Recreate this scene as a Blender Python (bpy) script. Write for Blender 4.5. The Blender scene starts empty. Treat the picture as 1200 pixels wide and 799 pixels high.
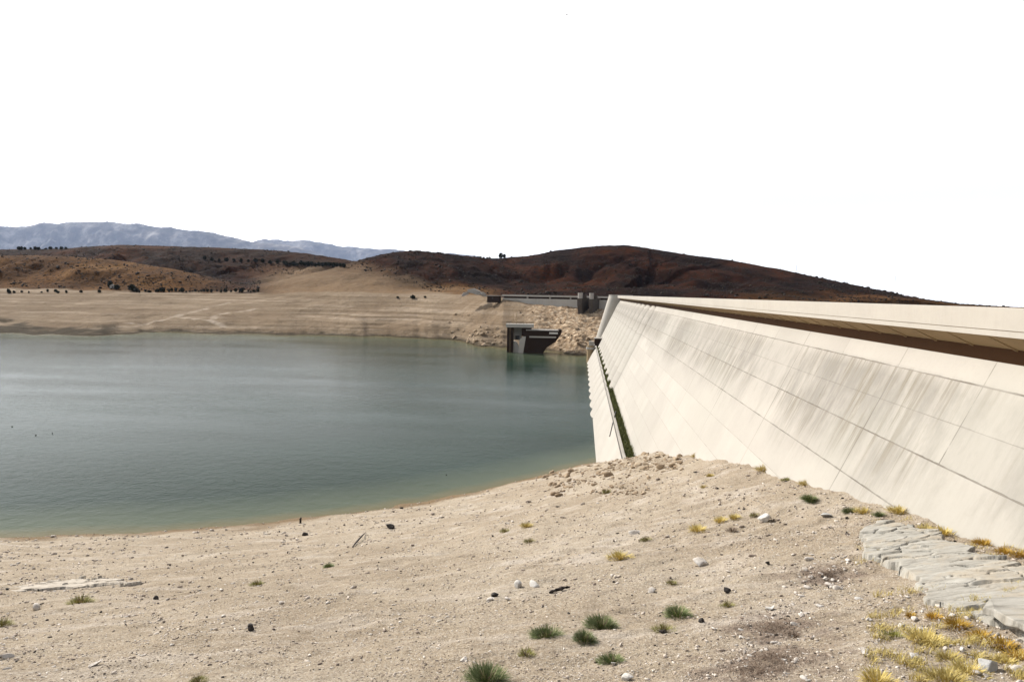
import bpy, math, random
import numpy as np
R = math.radians
random.seed(4); rng = np.random.default_rng(4)
SC = bpy.context.scene
COL = SC.collection

# ------------------------------------------------------------------ camera
FOC, PCX, PCY = 820.0, 600.0, 399.5          # focal length and centre, in photo pixels (1200 wide)
YAW, PITCH, ROLL = 0.09948267, 0.06811428, R(1.0)
CAMZ = 39.0                                  # metres above the reservoir (water level is z = 0)
F = np.array([-math.sin(YAW)*math.cos(PITCH), math.cos(YAW)*math.cos(PITCH), -math.sin(PITCH)])
R0 = np.array([math.cos(YAW), math.sin(YAW), 0.0]); U0 = np.cross(R0, F)
RT = R0*math.cos(ROLL) + U0*math.sin(ROLL); UP = -R0*math.sin(ROLL) + U0*math.cos(ROLL)
from mathutils import Matrix, Vector
cam = bpy.data.cameras.new('camera'); cam_o = bpy.data.objects.new('camera', cam); COL.objects.link(cam_o)
cam.sensor_width = 36.0; cam.lens = 36.0*FOC/1200.0; cam.clip_start = 0.3; cam.clip_end = 150000.0
cam_o.matrix_world = Matrix(((RT[0], UP[0], -F[0], 0), (RT[1], UP[1], -F[1], 0), (RT[2], UP[2], -F[2], CAMZ), (0, 0, 0, 1)))
SC.camera = cam_o

# ------------------------------------------------------------------ world, sun, exposure
SUN_AZ, SUN_EL = -52.0, 36.0                 # degrees: bearing from +Y (negative = left), elevation
SKY_LOW = 5.6                                # haze brightness of the low sky
w = bpy.data.worlds.new('World'); SC.world = w; w.use_nodes = True
nt = w.node_tree; nt.nodes.clear()
sky = nt.nodes.new('ShaderNodeTexSky'); sky.sky_type = 'NISHITA'; sky.sun_disc = False
sky.sun_elevation = R(SUN_EL); sky.sun_rotation = R(SUN_AZ)
sky.air_density = 1.0; sky.dust_density = 2.0; sky.ozone_density = 1.0; sky.altitude = 0
hs = nt.nodes.new('ShaderNodeHueSaturation'); hs.inputs['Saturation'].default_value = 0.45
bg = nt.nodes.new('ShaderNodeBackground'); bg.inputs['Strength'].default_value = 0.15
wo = nt.nodes.new('ShaderNodeOutputWorld')
nt.links.new(sky.outputs[0], hs.inputs['Color'])
# white summer haze low in the sky, thinning out towards the zenith
tc = nt.nodes.new('ShaderNodeTexCoord'); sx = nt.nodes.new('ShaderNodeSeparateXYZ'); mr = nt.nodes.new('ShaderNodeMapRange'); mx = nt.nodes.new('ShaderNodeMix')
mr.interpolation_type = 'SMOOTHSTEP'; mr.inputs[1].default_value = .46; mr.inputs[2].default_value = .66; mr.inputs[3].default_value = .97; mr.inputs[4].default_value = 0.0
mx.data_type = 'RGBA'; mx.inputs[7].default_value = (SKY_LOW, SKY_LOW, SKY_LOW*1.01, 1)
nt.links.new(tc.outputs['Generated'], sx.inputs[0]); nt.links.new(sx.outputs[2], mr.inputs[0]); 
# the haze glows towards the sun's side of the sky and is thinner and bluer behind the viewer
m2 = nt.nodes.new('ShaderNodeMapRange'); m2.interpolation_type = 'SMOOTHSTEP'; mm = nt.nodes.new('ShaderNodeMath'); mm.operation = 'MULTIPLY'
m2.inputs[1].default_value = -.35; m2.inputs[2].default_value = .45; m2.inputs[3].default_value = .25; m2.inputs[4].default_value = 1.0
nt.links.new(sx.outputs[1], m2.inputs[0]); nt.links.new(mr.outputs[0], mm.inputs[0]); m3 = nt.nodes.new('ShaderNodeMapRange'); m3.interpolation_type = 'SMOOTHSTEP'; mc = nt.nodes.new('ShaderNodeVectorMath'); mc.operation = 'SCALE'; mc.inputs[0].default_value = (SKY_LOW, SKY_LOW, SKY_LOW*1.01)
m3.inputs[1].default_value = .25; m3.inputs[2].default_value = -.95; m3.inputs[3].default_value = .85; m3.inputs[4].default_value = 2.6
nt.links.new(sx.outputs[0], m3.inputs[0]); m4 = nt.nodes.new('ShaderNodeMapRange'); m4.interpolation_type = 'SMOOTHSTEP'; mk = nt.nodes.new('ShaderNodeMath'); mk.operation = 'MULTIPLY'   # brightest at the horizon
m4.inputs[1].default_value = .0; m4.inputs[2].default_value = .13; m4.inputs[3].default_value = 2.0; m4.inputs[4].default_value = 1.0
nt.links.new(sx.outputs[2], m4.inputs[0]); nt.links.new(m3.outputs[0], mk.inputs[0]); nt.links.new(m4.outputs[0], mk.inputs[1]); nt.links.new(mk.outputs[0], mc.inputs['Scale']); nt.links.new(mc.outputs[0], mx.inputs[7])
nt.links.new(m2.outputs[0], mm.inputs[1]); nt.links.new(mm.outputs[0], mx.inputs['Factor'])
nt.links.new(hs.outputs[0], mx.inputs[6]); nt.links.new(mx.outputs[2], bg.inputs['Color'])
nt.links.new(bg.outputs[0], wo.inputs['Surface'])
sl = bpy.data.lights.new('sun', 'SUN'); sl.energy = 3.75; sl.angle = R(0.5); sl.color = (1.0, 0.97, 0.925)
so = bpy.data.objects.new('sun', sl); COL.objects.link(so)
sd = Vector((math.sin(R(SUN_AZ))*math.cos(R(SUN_EL)), math.cos(R(SUN_AZ))*math.cos(R(SUN_EL)), math.sin(R(SUN_EL))))
so.rotation_euler = sd.to_track_quat('Z', 'Y').to_euler(); so.location = (0, 0, 300)
SC.view_settings.view_transform = 'Standard'; SC.view_settings.look = 'None'
SC.view_settings.exposure = 0.72; SC.view_settings.gamma = 1.0; SC.view_settings.use_curve_mapping = False
SC.cycles.max_bounces = 5; SC.cycles.volume_bounces = 0; SC.cycles.use_denoising = True

# ------------------------------------------------------------------ helpers
def ray(px, py): return F + RT*(px-PCX)/FOC - UP*(py-PCY)/FOC
CAM = np.array([0, 0, CAMZ])
def at(px, py, dist):
    """world point seen at a photo pixel at a horizontal distance"""
    d = ray(px, py); return CAM + d*dist/math.hypot(d[0], d[1])

_perm = np.random.default_rng(11).permutation(4096); _perm = np.concatenate([_perm, _perm])
_grad = np.random.default_rng(12).uniform(0, 2*np.pi, 4096)
def noise2(x, y, seed=0):
    x = np.asarray(x, float)+seed*17.31; y = np.asarray(y, float)-seed*9.17
    xi = np.floor(x).astype(np.int64); yi = np.floor(y).astype(np.int64)
    xf = x-xi; yf = y-yi
    u = xf*xf*xf*(xf*(xf*6-15)+10); v = yf*yf*yf*(yf*(yf*6-15)+10)
    def g(ix, iy, dx, dy):
        a = _grad[_perm[(_perm[ix & 4095]+iy) & 4095]]
        return np.cos(a)*dx+np.sin(a)*dy
    n0 = g(xi, yi, xf, yf)*(1-u)+g(xi+1, yi, xf-1, yf)*u
    n1 = g(xi, yi+1, xf, yf-1)*(1-u)+g(xi+1, yi+1, xf-1, yf-1)*u
    return (n0*(1-v)+n1*v)*1.5
def fbm(x, y, o=4, seed=0, gain=0.5):
    s = 0; a = 1.0; f = 1.0
    for k in range(o):
        s = s+a*noise2(x*f, y*f, seed+k); a *= gain; f *= 2.03
    return s
def ridged(x, y, o=4, seed=0):
    s = 0; a = 1.0; f = 1.0
    for k in range(o):
        s = s+a*(1-2*np.abs(noise2(x*f, y*f, seed+k))); a *= 0.5; f *= 2.1
    return s*0.5
def sstep(a, b, x):
    t = np.clip((x-a)/(b-a), 0, 1); return t*t*(3-2*t)

def np_mesh(name, co, faces, mat=None, smooth=False):
    """mesh from numpy arrays: co (n,3); faces (m,k), all the same size"""
    me = bpy.data.meshes.new(name); co = np.asarray(co, np.float32); faces = np.asarray(faces, np.int32)
    n, k = faces.shape
    me.vertices.add(len(co)); me.vertices.foreach_set('co', co.ravel())
    me.loops.add(n*k); me.loops.foreach_set('vertex_index', faces.ravel())
    me.polygons.add(n); me.polygons.foreach_set('loop_start', np.arange(0, n*k, k, dtype=np.int32))
    me.polygons.foreach_set('loop_total', np.full(n, k, np.int32))
    if smooth: me.polygons.foreach_set('use_smooth', np.ones(n, bool))
    if mat: me.materials.append(mat)
    me.update(calc_edges=True); me.validate(); return me
def fattr(me, name, vals):
    a = me.attributes.new(name, 'FLOAT', 'POINT'); a.data.foreach_set('value', np.asarray(vals, np.float32))

class MB:
    """collects boxes, prisms and tubes, then links them as ONE mesh object"""
    def __init__(s): s.v = []; s.f = []
    def add(s, vs, fs):
        o = len(s.v); s.v += [tuple(map(float, p)) for p in vs]; s.f += [tuple(i+o for i in q) for q in fs]; return s
    def box(s, x0, x1, y0, y1, z0, z1):
        return s.add([(x0,y0,z0),(x1,y0,z0),(x1,y1,z0),(x0,y1,z0),(x0,y0,z1),(x1,y0,z1),(x1,y1,z1),(x0,y1,z1)],
                     [(0,3,2,1),(4,5,6,7),(0,1,5,4),(1,2,6,5),(2,3,7,6),(3,0,4,7)])
    def prism(s, poly, a, b, axis='y', nseg=1):
        """poly = (x,z) points extruded along y, or (x,y) points along z"""
        n = len(poly); vs = []
        for k in range(nseg+1):
            t = a+(b-a)*k/nseg
            vs += [(p[0], t, p[1]) if axis == 'y' else (p[0], p[1], t) for p in poly]
        fs = [tuple(range(n))[::-1], tuple(range(n*nseg, n*nseg+n))]
        for k in range(nseg):
            for i in range(n):
                j = (i+1) % n; fs.append((k*n+i, k*n+j, (k+1)*n+j, (k+1)*n+i))
        return s.add(vs, fs)
    def loft(s, rings, cap=True):
        n = len(rings[0]); vs = [p for r_ in rings for p in r_]; fs = []
        for k in range(len(rings)-1):
            for i in range(n):
                j = (i+1) % n; fs.append((k*n+i, k*n+j, (k+1)*n+j, (k+1)*n+i))
        if cap: fs += [tuple(range(n))[::-1], tuple(range(len(vs)-n, len(vs)))]
        return s.add(vs, fs)
    def tube(s, pts, rad, n=8):
        rings = []
        for i, p in enumerate(pts):
            p = Vector(p); d = (Vector(pts[min(i+1, len(pts)-1)])-Vector(pts[max(i-1, 0)])).normalized()
            a = d.orthogonal().normalized(); b = d.cross(a)
            r_ = rad[i] if isinstance(rad, (list, tuple)) else rad
            rings.append([tuple(p+a*math.cos(2*math.pi*k/n)*r_+b*math.sin(2*math.pi*k/n)*r_) for k in range(n)])
        return s.loft(rings)
    def mesh(s, name, mat, smooth=False, bevel=0):
        import bmesh
        me = bpy.data.meshes.new(name); me.from_pydata(s.v, [], s.f)
        bm = bmesh.new(); bm.from_mesh(me); bmesh.ops.recalc_face_normals(bm, faces=bm.faces); bm.to_mesh(me); bm.free()
        me.materials.append(mat)
        if smooth:
            me.polygons.foreach_set('use_smooth', [True]*len(me.polygons))
            try: me.set_sharp_from_angle(angle=R(35))
            except Exception: pass
        return me
    def build(s, name, mat, parent=None, smooth=False, bevel=0):
        o = bpy.data.objects.new(name, s.mesh(name, mat, smooth)); COL.objects.link(o)
        if parent: o.parent = parent
        if bevel:
            m = o.modifiers.new('bevel', 'BEVEL'); m.width = bevel; m.segments = 2; m.limit_method = 'ANGLE'
        return o
def link(name, me, loc=(0,0,0), rot=(0,0,0), scale=(1,1,1), parent=None):
    o = bpy.data.objects.new(name, me); COL.objects.link(o); o.location = loc; o.rotation_euler = rot; o.scale = scale
    if parent: o.parent = parent
    return o
def empty(name, loc=(0,0,0), rz=0):
    o = bpy.data.objects.new(name, None); COL.objects.link(o); o.location = loc; o.rotation_euler = (0,0,rz); o.empty_display_size = .3; return o
def tag(o, label=None, cat=None, group=None, kind=None):
    if label: o['label'] = label
    if cat: o['category'] = cat
    if group: o['group'] = group
    if kind: o['kind'] = kind
    return o
def copy_thing(o):
    c = o.copy(); COL.objects.link(c)
    for ch in o.children:
        d = ch.copy(); COL.objects.link(d); d.parent = c
    return c

# ------------------------------------------------------------------ node helpers
def new_mat(name):
    m = bpy.data.materials.new(name); m.use_nodes = True; t = m.node_tree; t.nodes.clear()
    out = t.nodes.new('ShaderNodeOutputMaterial'); p = t.nodes.new('ShaderNodeBsdfPrincipled')
    t.links.new(p.outputs[0], out.inputs[0]); p.inputs['Roughness'].default_value = .9
    p.inputs['Specular IOR Level'].default_value = .15
    return m, t, p
class N:
    def __init__(s, t): s.t = t
    def lk(s, a, b): s.t.links.new(a, b)
    def setin(s, sock, v):
        if hasattr(v, 'is_output'): s.t.links.new(v, sock)
        else: sock.default_value = v
    def attr(s, name): n = s.t.nodes.new('ShaderNodeAttribute'); n.attribute_name = name; return n.outputs['Fac']
    def coord(s, which='Object'): return s.t.nodes.new('ShaderNodeTexCoord').outputs[which]
    def mapping(s, vec, scale=(1,1,1), rot=(0,0,0), loc=(0,0,0)):
        n = s.t.nodes.new('ShaderNodeMapping'); s.lk(vec, n.inputs[0]); n.inputs['Scale'].default_value = scale
        n.inputs['Rotation'].default_value = rot; n.inputs['Location'].default_value = loc; return n.outputs[0]
    def noise(s, vec, scale=1, detail=4, rough=.55, dist=0):
        n = s.t.nodes.new('ShaderNodeTexNoise'); s.lk(vec, n.inputs['Vector']); n.inputs['Scale'].default_value = scale
        n.inputs['Detail'].default_value = detail; n.inputs['Roughness'].default_value = rough; n.inputs['Distortion'].default_value = dist
        return n.outputs['Fac']
    def voro(s, vec, scale=1, feature='F1', out='Distance', rnd=1):
        n = s.t.nodes.new('ShaderNodeTexVoronoi'); n.feature = feature; s.lk(vec, n.inputs['Vector']); n.inputs['Scale'].default_value = scale
        n.inputs['Randomness'].default_value = rnd; return n.outputs[out]
    def ramp(s, fac, stops):
        n = s.t.nodes.new('ShaderNodeValToRGB'); s.lk(fac, n.inputs[0]); e = n.color_ramp.elements
        while len(e) < len(stops): e.new(.5)
        for k, (p, c) in enumerate(stops):
            e[k].position = p; e[k].color = (*c, 1) if isinstance(c, (tuple, list)) else (c, c, c, 1)
        return n.outputs[0]
    def mix(s, fac, a, b, blend='MIX'):
        n = s.t.nodes.new('ShaderNodeMix'); n.data_type = 'RGBA'; n.blend_type = blend
        s.setin(n.inputs['Factor'], fac)
        for sock, v in ((n.inputs[6], a), (n.inputs[7], b)):
            s.setin(sock, v if hasattr(v, 'is_output') else (*v, 1))
        return n.outputs[2]
    def math(s, op, a, b=0.0, c=0.0, clamp=False):
        n = s.t.nodes.new('ShaderNodeMath'); n.operation = op; n.use_clamp = clamp
        for k, v in enumerate((a, b, c)): s.setin(n.inputs[k], v)
        return n.outputs[0]
    def maprange(s, v, a, b, c=0.0, d=1.0):
        n = s.t.nodes.new('ShaderNodeMapRange'); s.setin(n.inputs[0], v)
        for k, q in enumerate((a, b, c, d)): n.inputs[k+1].default_value = q
        return n.outputs[0]
    def sep(s, vec): n = s.t.nodes.new('ShaderNodeSeparateXYZ'); s.lk(vec, n.inputs[0]); return n.outputs
    def bump(s, h, strength=.5, dist=.1, normal=None):
        n = s.t.nodes.new('ShaderNodeBump'); s.lk(h, n.inputs['Height']); s.setin(n.inputs['Strength'], strength)
        n.inputs['Distance'].default_value = dist
        if normal: s.lk(normal, n.inputs['Normal'])
        return n.outputs[0]

# ------------------------------------------------------------------ terrain height
def face_x(z): return 22.6 - .47*(-3.27-(z-CAMZ))             # dam face: x at height z
def _on_plane(px, py, xr, zr, sl):                              # pixel on a plane x = xr + sl*(z - zr), camera-relative
    d = ray(px, py); s_ = (xr-sl*zr)/(d[0]-sl*d[2]); return d*s_
ctrl = []
for p in [(1230,663),(1200,652),(1130,628),(1060,603),(1000,580),(960,568),(920,556),(880,547),(830,538),(800,531),(770,529),(748,534)]:
    ctrl.append(_on_plane(*p, 22.6, -3.27, .47))
for p in [(735,537),(715,541),(700,541)]: ctrl.append(_on_plane(*p, 8.4, -30.3, .5))
for p in [(0,628),(60,624),(130,626),(200,622),(280,615),(350,607),(420,598),(500,586),(560,574),(600,566),(650,553),(680,545)]:
    d = ray(*p); ctrl.append(d*(-CAMZ/d[2]))
ctrl = np.array(ctrl)
shore_n = ctrl[-12:]
ext = shore_n.copy(); ext[:, 0] -= 6; ext[:, 1] += 14; ext[:, 2] -= 5; ctrl = np.concatenate([ctrl, ext[::2]])
ctrl = np.concatenate([ctrl, [[-2, 19, -10.9], [12, 18, -8.9], [-16, 22, -13.2]]])
chord = []                                                      # the bank runs down to the water in an almost straight, slightly hollow slope
for S_ in shore_n[[0, 2, 4, 6, 8, 9, 10]]:
    r_ = math.hypot(S_[0], S_[1]); bx_, by_ = S_[0]*24/r_, S_[1]*24/r_; zb_ = -6.97+.102*bx_-.195*by_
    for f_ in (.25, .5, .75): chord.append([bx_+(S_[0]-bx_)*f_, by_+(S_[1]-by_)*f_, zb_+(-CAMZ-zb_)*f_-1.1*math.sin(math.pi*f_)])
ctrl = np.concatenate([ctrl, chord])
def _tps(P, z, lam=4.0):
    n = len(P); d2 = ((P[:, None]-P[None])**2).sum(-1); K = np.where(d2 > 0, .5*d2*np.log(d2+1e-12), 0)+lam*np.eye(n)
    Q = np.c_[np.ones(n), P]; A = np.block([[K, Q], [Q.T, np.zeros((3, 3))]])
    return np.linalg.solve(A, np.r_[z, 0, 0, 0])
_TP = ctrl[:, :2]/10.0; _TW = _tps(_TP, ctrl[:, 2])
_LS = np.linalg.lstsq(np.c_[np.ones(len(ctrl)), ctrl[:, :2]], ctrl[:, 2], rcond=None)[0]
def near_z(x, y):
    xx = np.minimum(x, 26.0)
    z = np.zeros_like(xx)+_TW[-3]+_TW[-2]*xx/10+_TW[-1]*y/10
    for k in range(len(_TP)):
        d2 = (xx/10-_TP[k, 0])**2+(y/10-_TP[k, 1])**2; z = z+_TW[k]*.5*d2*np.log(d2+1e-12)
    lin = _LS[0]+_LS[1]*xx+_LS[2]*y                            # plain slope away from the surveyed part
    rr = np.hypot(xx+15, y-80); t = sstep(110, 170, rr)
    z = z*(1-t)+lin*t
    z = np.where(y < 12, np.maximum(z, -1.8-.72*np.hypot(x*.6, np.maximum(y, 0))), z)
    return np.minimum(z, 4+.02*np.abs(y))
def _obl(px): d = ray(px, 342.0); return math.hypot(d[0], d[1])/np.dot(d, F)      # depth -> slant distance
def _az(px, hor=342.0): d = ray(px, hor); return math.atan2(d[0], d[1])
#        photo column, shore distance, foot-of-hills distance, foot height above water
FAR = np.array([(-2600,60,500,33),(-1500,130,500,33),(-700,380,760,33),(-300,520,850,33),(0,556,880,32.5),(60,552,880,32.5),(118,543,880,32.5),(134,572,880,32.6),(165,604,880,32.6),(230,600,880,33),(300,596,860,33.5),
       (400,598,800,36),(480,594,780,36.5),(530,566,740,36.5),(560,520,690,36),(590,492,610,34),(620,480,590,30),(650,468,580,28.5),(690,452,575,28),(720,446,570,28),(760,446,560,28),(1200,446,560,27),(1600,446,560,20)], float)
for _r in FAR: _r[1:3] *= _obl(np.clip(_r[0], -900, 1500))
_faz = np.array([_az(p) for p in FAR[:, 0]])
_G = np.array([(0,0),(.05,.06),(.18,.23),(.3,.36),(.42,.43),(.6,.60),(.8,.80),(1,1)])
def _crest(pts, zf):                                            # (photo x, photo y, distance) -> world crest line
    out = []
    for px, py, dd in pts: out.append(at(px, py, dd*_obl(np.clip(px, -600, 1300))))
    return np.array(out)
HILLS = [  # crest line, half width, foot height, gully strength
 (_crest([(-420,306,900),(-200,304,960),(-60,301,1010),(30,299,1030),(80,300,1030),(140,305,1010),(200,315,985),(250,327,960),(300,338,935)], 0), 190, 30, .3),
 (_crest([(-500,300,1500),(-200,296,1450),(0,292.5,1420),(75,291.5,1420),(110,288.5,1420),(150,287,1420),(200,288.5,1420),(260,290.5,1400),(320,293.5,1380),(360,297,1360),(415,306,1300),(470,322,1250)], 0), 420, 30, .4),
 (_crest([(230,347,860),(290,339.5,875),(330,330,900),(370,320.5,930),(400,312.5,955),(430,302,985),(460,295.5,1010),(490,293.5,1025),(520,297,1045),(560,301.5,1080)], 0), 260, 34, .3),
 (_crest([(520,303,1200),(560,303,1200),(590,302.5,1200),(620,299.5,1200),(650,294,1200),(690,289,1200),(730,287,1200),(760,291,1200),(800,297.5,1180),(860,305.5,1130),(920,317,1060),(980,330,1000),(1040,343,950),(1090,352,920),(1120,357,900),(1160,372,850)], 0), 460, 26, .5),
 (_crest([(690,336,800),(780,338,790),(850,341,770),(900,344,750)], 0), 130, 24, .2),
 (_crest([(-900,268,36000),(-300,272,36000),(-60,267,36000),(0,265,36000),(30,266,36000),(65,260.5,36000),(100,259.5,36000),(125,259,36000),(165,262,36000),(200,267,36000),(230,271,36000),(260,277,36000),(290,280,36000),(330,287,36000),(380,300,36000)], 0), 7200, -200, .75),
 (_crest([(200,292,45000),(270,283,45000),(310,280,45000),(335,282,45000),(352,280.5,45000),(385,286,45000),(420,290,45000),(470,295,45000),(505,299,45000),(528,295.5,45000),(548,297,45000),(580,304,45000),(680,345,45000)], 0), 7200, -400, .75),
]
def _seg_hill(x, y, C, wdt, zf, gul, seed):
    best = np.full(x.shape, 1e18); zc = np.zeros_like(x)
    for k in range(len(C)-1):
        ax, ay, az_ = C[k]; bx, by, bz = C[k+1]; dx, dy = bx-ax, by-ay; L = dx*dx+dy*dy
        t = np.clip(((x-ax)*dx+(y-ay)*dy)/L, 0, 1); d2 = (x-ax-t*dx)**2+(y-ay-t*dy)**2
        m = d2 < best; best = np.where(m, d2, best); zc = np.where(m, az_+t*(bz-az_), zc)
    u = np.sqrt(best)/wdt; nz = fbm(x/(wdt*.55), y/(wdt*.55), 3, seed)
    u = np.clip(u*(1+.22*nz), 0, 1)
    p = .5+.5*np.cos(np.pi*u); p = .35*(1-u)+.65*p
    gl = ridged(x/(wdt*.30), y/(wdt*.30), 4, seed+5)
    p = p*(1-gul*np.clip(gl+.2, 0, 1.4)*np.sin(np.pi*np.clip(u, 0, 1))**1.5)
    return zf+(zc-zf)*p, u
def height(x, y, detail=True):
    x = np.asarray(x, float); y = np.asarray(y, float); sh = x.shape
    x = x.ravel(); y = y.ravel()
    r = np.hypot(x, y); a = np.arctan2(x, y)
    z = np.where((r > 1200) & (y > 0), -900.0, -14.0)
    nm = r < 420
    if nm.any():
        xn, yn = x[nm], y[nm]; zn = near_z(xn, yn)+CAMZ
        if detail:
            k = 1-sstep(120, 300, np.hypot(xn, yn))
            cu = xn*.89+yn*.46; cv = -xn*.46+yn*.89             # along and across the old shorelines
            zn = zn+k*(.34*fbm(xn/11, yn/11, 3, 3)+.10*fbm(cu/4.5, cv/1.3, 3, 7)+.045*fbm(xn/.9, yn/.9, 3, 9))
            zn = zn+k*.05*np.clip(ridged(cu/9, cv/1.6, 3, 23)-.35, 0, 1)
            md = np.exp(-(((xn-7)/9)**2+((yn-112)/17)**2))
            zn = zn+md*(.75*ridged(xn/3.2, yn/3.2, 4, 131)-.2)
        z[nm] = np.maximum(z[nm], zn)
    # the far shore, beyond the water
    rs = np.interp(a, _faz, FAR[:, 1]); rb = np.interp(a, _faz, FAR[:, 2]); zb = np.interp(a, _faz, FAR[:, 3])
    front = (y > -200) & (r > 60)
    rs = rs+front*(15*fbm(a*22, a*0+.3, 3, 31)+9*fbm(x/50, y/50, 3, 37))
    t = (r-rs)/(rb-rs)
    g = np.interp(np.clip(t, 0, 1), _G[:, 0], _G[:, 1])
    zfar = zb*g+np.clip((r-rb)*.004, 0, 3)
    ter = np.sin(zfar*1.5+3*fbm(x/140, y/140, 3, 41))*.5+np.sin(zfar*3.3+4*fbm(x/90, y/90, 3, 43))*.25
    zfar = np.where(t > 0, zfar+np.clip(t*6, 0, 1)*(1-sstep(.85, 1.05, t))*(ter*.45+3.6*fbm(x/150, y/150, 3, 145)+1.8*fbm(x/60, y/60, 4, 45)), zfar)
    rocky = sstep(R(-5), R(-2.3), a)*(1-sstep(1.1, 1.5, t))*np.clip(t*8, 0, 1)
    zfar = zfar+rocky*(1.8*ridged(x/9, y/9, 4, 51)+.9*ridged(x/3.6, y/3.6, 3, 53)-.9)
    zfar = np.where(t < 0, np.maximum(-.06*(rs-r), -14), zfar)
    far_drop = sstep(R(4), R(16), a)*sstep(1200, 9000, r)*340+sstep(3000, 30000, r)*30
    zfar = np.where(front & (r > 380), zfar-far_drop, -14)
    z = np.maximum(z, zfar)
    hm = (r > 480) & (y > 100)
    if hm.any():
        xh, yh = x[hm], y[hm]; zh = z[hm]
        pw_n = sstep(-.04, .22, t[hm]-1); zb0 = zh.copy()
        for k, (C, wd, zf, gl) in enumerate(HILLS):
            hz, u = _seg_hill(xh, yh, C, wd, zf if k > 4 else zb0, gl, 60+10*k)
            if k < 5: pw = pw_n
            else: pw = 1.0
            zh = np.where(u < 1, np.maximum(zh, zh*(1-pw)+np.maximum(hz, zh)*pw if k < 5 else hz), zh)
        rh = np.hypot(xh, yh)
        dd = np.where(rh < 4000, .7*fbm(xh/22, yh/22, 4, 71)*sstep(34, 48, zh), 0)
        z[hm] = zh+dd
    mz = sstep(20000, 28000, np.hypot(x, y)); z = z+np.where(mz > 0, mz*(180*fbm(x/4800, y/4800, 4, 88)+75*fbm(x/1500, y/1500, 3, 89)), 0)*(z > 100)
    # downstream valley behind the dam
    dv = (x > 24) & (y > 45) & (y < 700)
    z = np.where(dv & (r < 425), np.minimum(z, -9+3*fbm(x/40, y/40, 3, 81)), z)
    return z.reshape(sh)
def ground(px, py, tmin=8.0, tmax=3000.0):
    """where the sight line of a photo pixel meets the ground"""
    d = ray(px, py); d = d/math.hypot(d[0], d[1])
    t = np.geomspace(tmin, tmax, 420); zz = CAMZ+d[2]*t; h = height(d[0]*t, d[1]*t)
    below = np.nonzero(zz <= h)[0]
    if len(below) == 0: return None
    k = below[0]
    if k > 0:
        t = np.linspace(t[k-1], t[k], 40); zz = CAMZ+d[2]*t; h = height(d[0]*t, d[1]*t); k = max(1, int(np.nonzero(zz <= h)[0][0]))
    if k == 0: return np.array([d[0]*t[0], d[1]*t[0], h[0]])
    a0 = zz[k-1]-h[k-1]; a1 = zz[k]-h[k]; s_ = a0/(a0-a1); tt = t[k-1]+(t[k]-t[k-1])*s_
    return np.array([d[0]*tt, d[1]*tt, h[k-1]+(h[k]-h[k-1])*s_])

# terrain sheet: rings around the viewpoint, spaced by how large they appear
radii = np.concatenate([np.geomspace(1.5, 14, 24)[:-1], np.geomspace(14, 175, 560)[:-1], np.linspace(175, 440, 50)[:-1],
                        np.geomspace(440, 2300, 560)[:-1], np.geomspace(2300, 27000, 60)[:-1], np.linspace(27000, 50000, 150)])
azs = np.concatenate([np.radians(np.linspace(-180, -50, 60)[:-1]), np.radians(np.linspace(-50, 38, 1000)[:-1]), np.radians(np.linspace(38, 180, 60)[:-1])])
nr, na = len(radii), len(azs)
RR, AA = np.meshgrid(radii, azs, indexing='ij')
GX = RR*np.sin(AA); GY = RR*np.cos(AA); GZ = height(GX, GY)
co = np.stack([GX, GY, GZ], -1).reshape(-1, 3); co = np.concatenate([co, [[0, 0, float(GZ[0].mean())]]])
i = np.arange(nr-1)[:, None]; j = np.arange(na)[None, :]; j2 = (j+1) % na
quads = np.stack([i*na+j, i*na+j2, (i+1)*na+j2, (i+1)*na+j], -1).reshape(-1, 4)[:, ::-1]
quads = np.concatenate([quads, np.stack([np.full(na, nr*na), np.arange(na), (np.arange(na)+1) % na, np.full(na, nr*na)], -1)[:0]])

# what the ground is made of: vegetated hill soil, ochre slopes with some sunlight in the colour, pale lake sediment
fx, fy, fz = co[:, 0], co[:, 1], co[:, 2]; fr = np.hypot(fx, fy); fa = np.arctan2(fx, fy); fdep = fx*F[0]+fy*F[1]
fzb = np.interp(fa, _faz, FAR[:, 3])
veg = sstep(-.5, 1.8, fz-fzb+2.2*fbm(fx/45, fy/45, 4, 91))*(fr > 430)
_, uB = _seg_hill(fx, fy, HILLS[2][0], 260, 34, 0, 80)
colB = (1-sstep(_az(540), _az(600), fa))*sstep(_az(285), _az(345), fa)
och = np.zeros_like(fr)
och = np.maximum(och, (1-sstep(_az(200), _az(320), fa))*(1-sstep(1010, 1100, fdep))*(.75+.5*fbm(fx/120, fy/120, 3, 93)))  # left spur: fading ochre puts the valley's shadow into the colour
och = np.maximum(och, colB*(1-sstep(39, 52, fz+4*fbm(fx/60, fy/60, 3, 95)))*1.0)
och = np.maximum(och, (1-sstep(_az(430), _az(480), fa))*sstep(1060, 1200, fdep)*.10)
och = np.maximum(och, sstep(_az(850), _az(900), fa)*(1-sstep(30, 52, fz+5*fbm(fx/80, fy/80, 3, 96)))*.75)  # right hill: the sunlit look of its lower slope, put into the colour
lim_ = 74-38*sstep(_az(385), _az(545), fa); pale_b = colB*(1-sstep(lim_-26, lim_+20, fz+9*fbm(fx/55, fy/55, 4, 97)))
veg = veg*(1-.35*np.clip(pale_b*1.2, 0, 1))
mount = sstep(6000, 20000, fr)
wet = (1-sstep(.2, 3.2, fz+1.1*fbm(fx/9, fy/9, 4, 98)))*(fr > 0)
mud = (fr > 430)*(1-sstep(3.0, 7.5, fz+4.5*fbm(fx/34, fy/34, 4, 198)))*(1-.75*sstep(_az(120), _az(150), fa))   # dark wet mud above the far waterline
wet = np.maximum(wet, mud)
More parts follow.
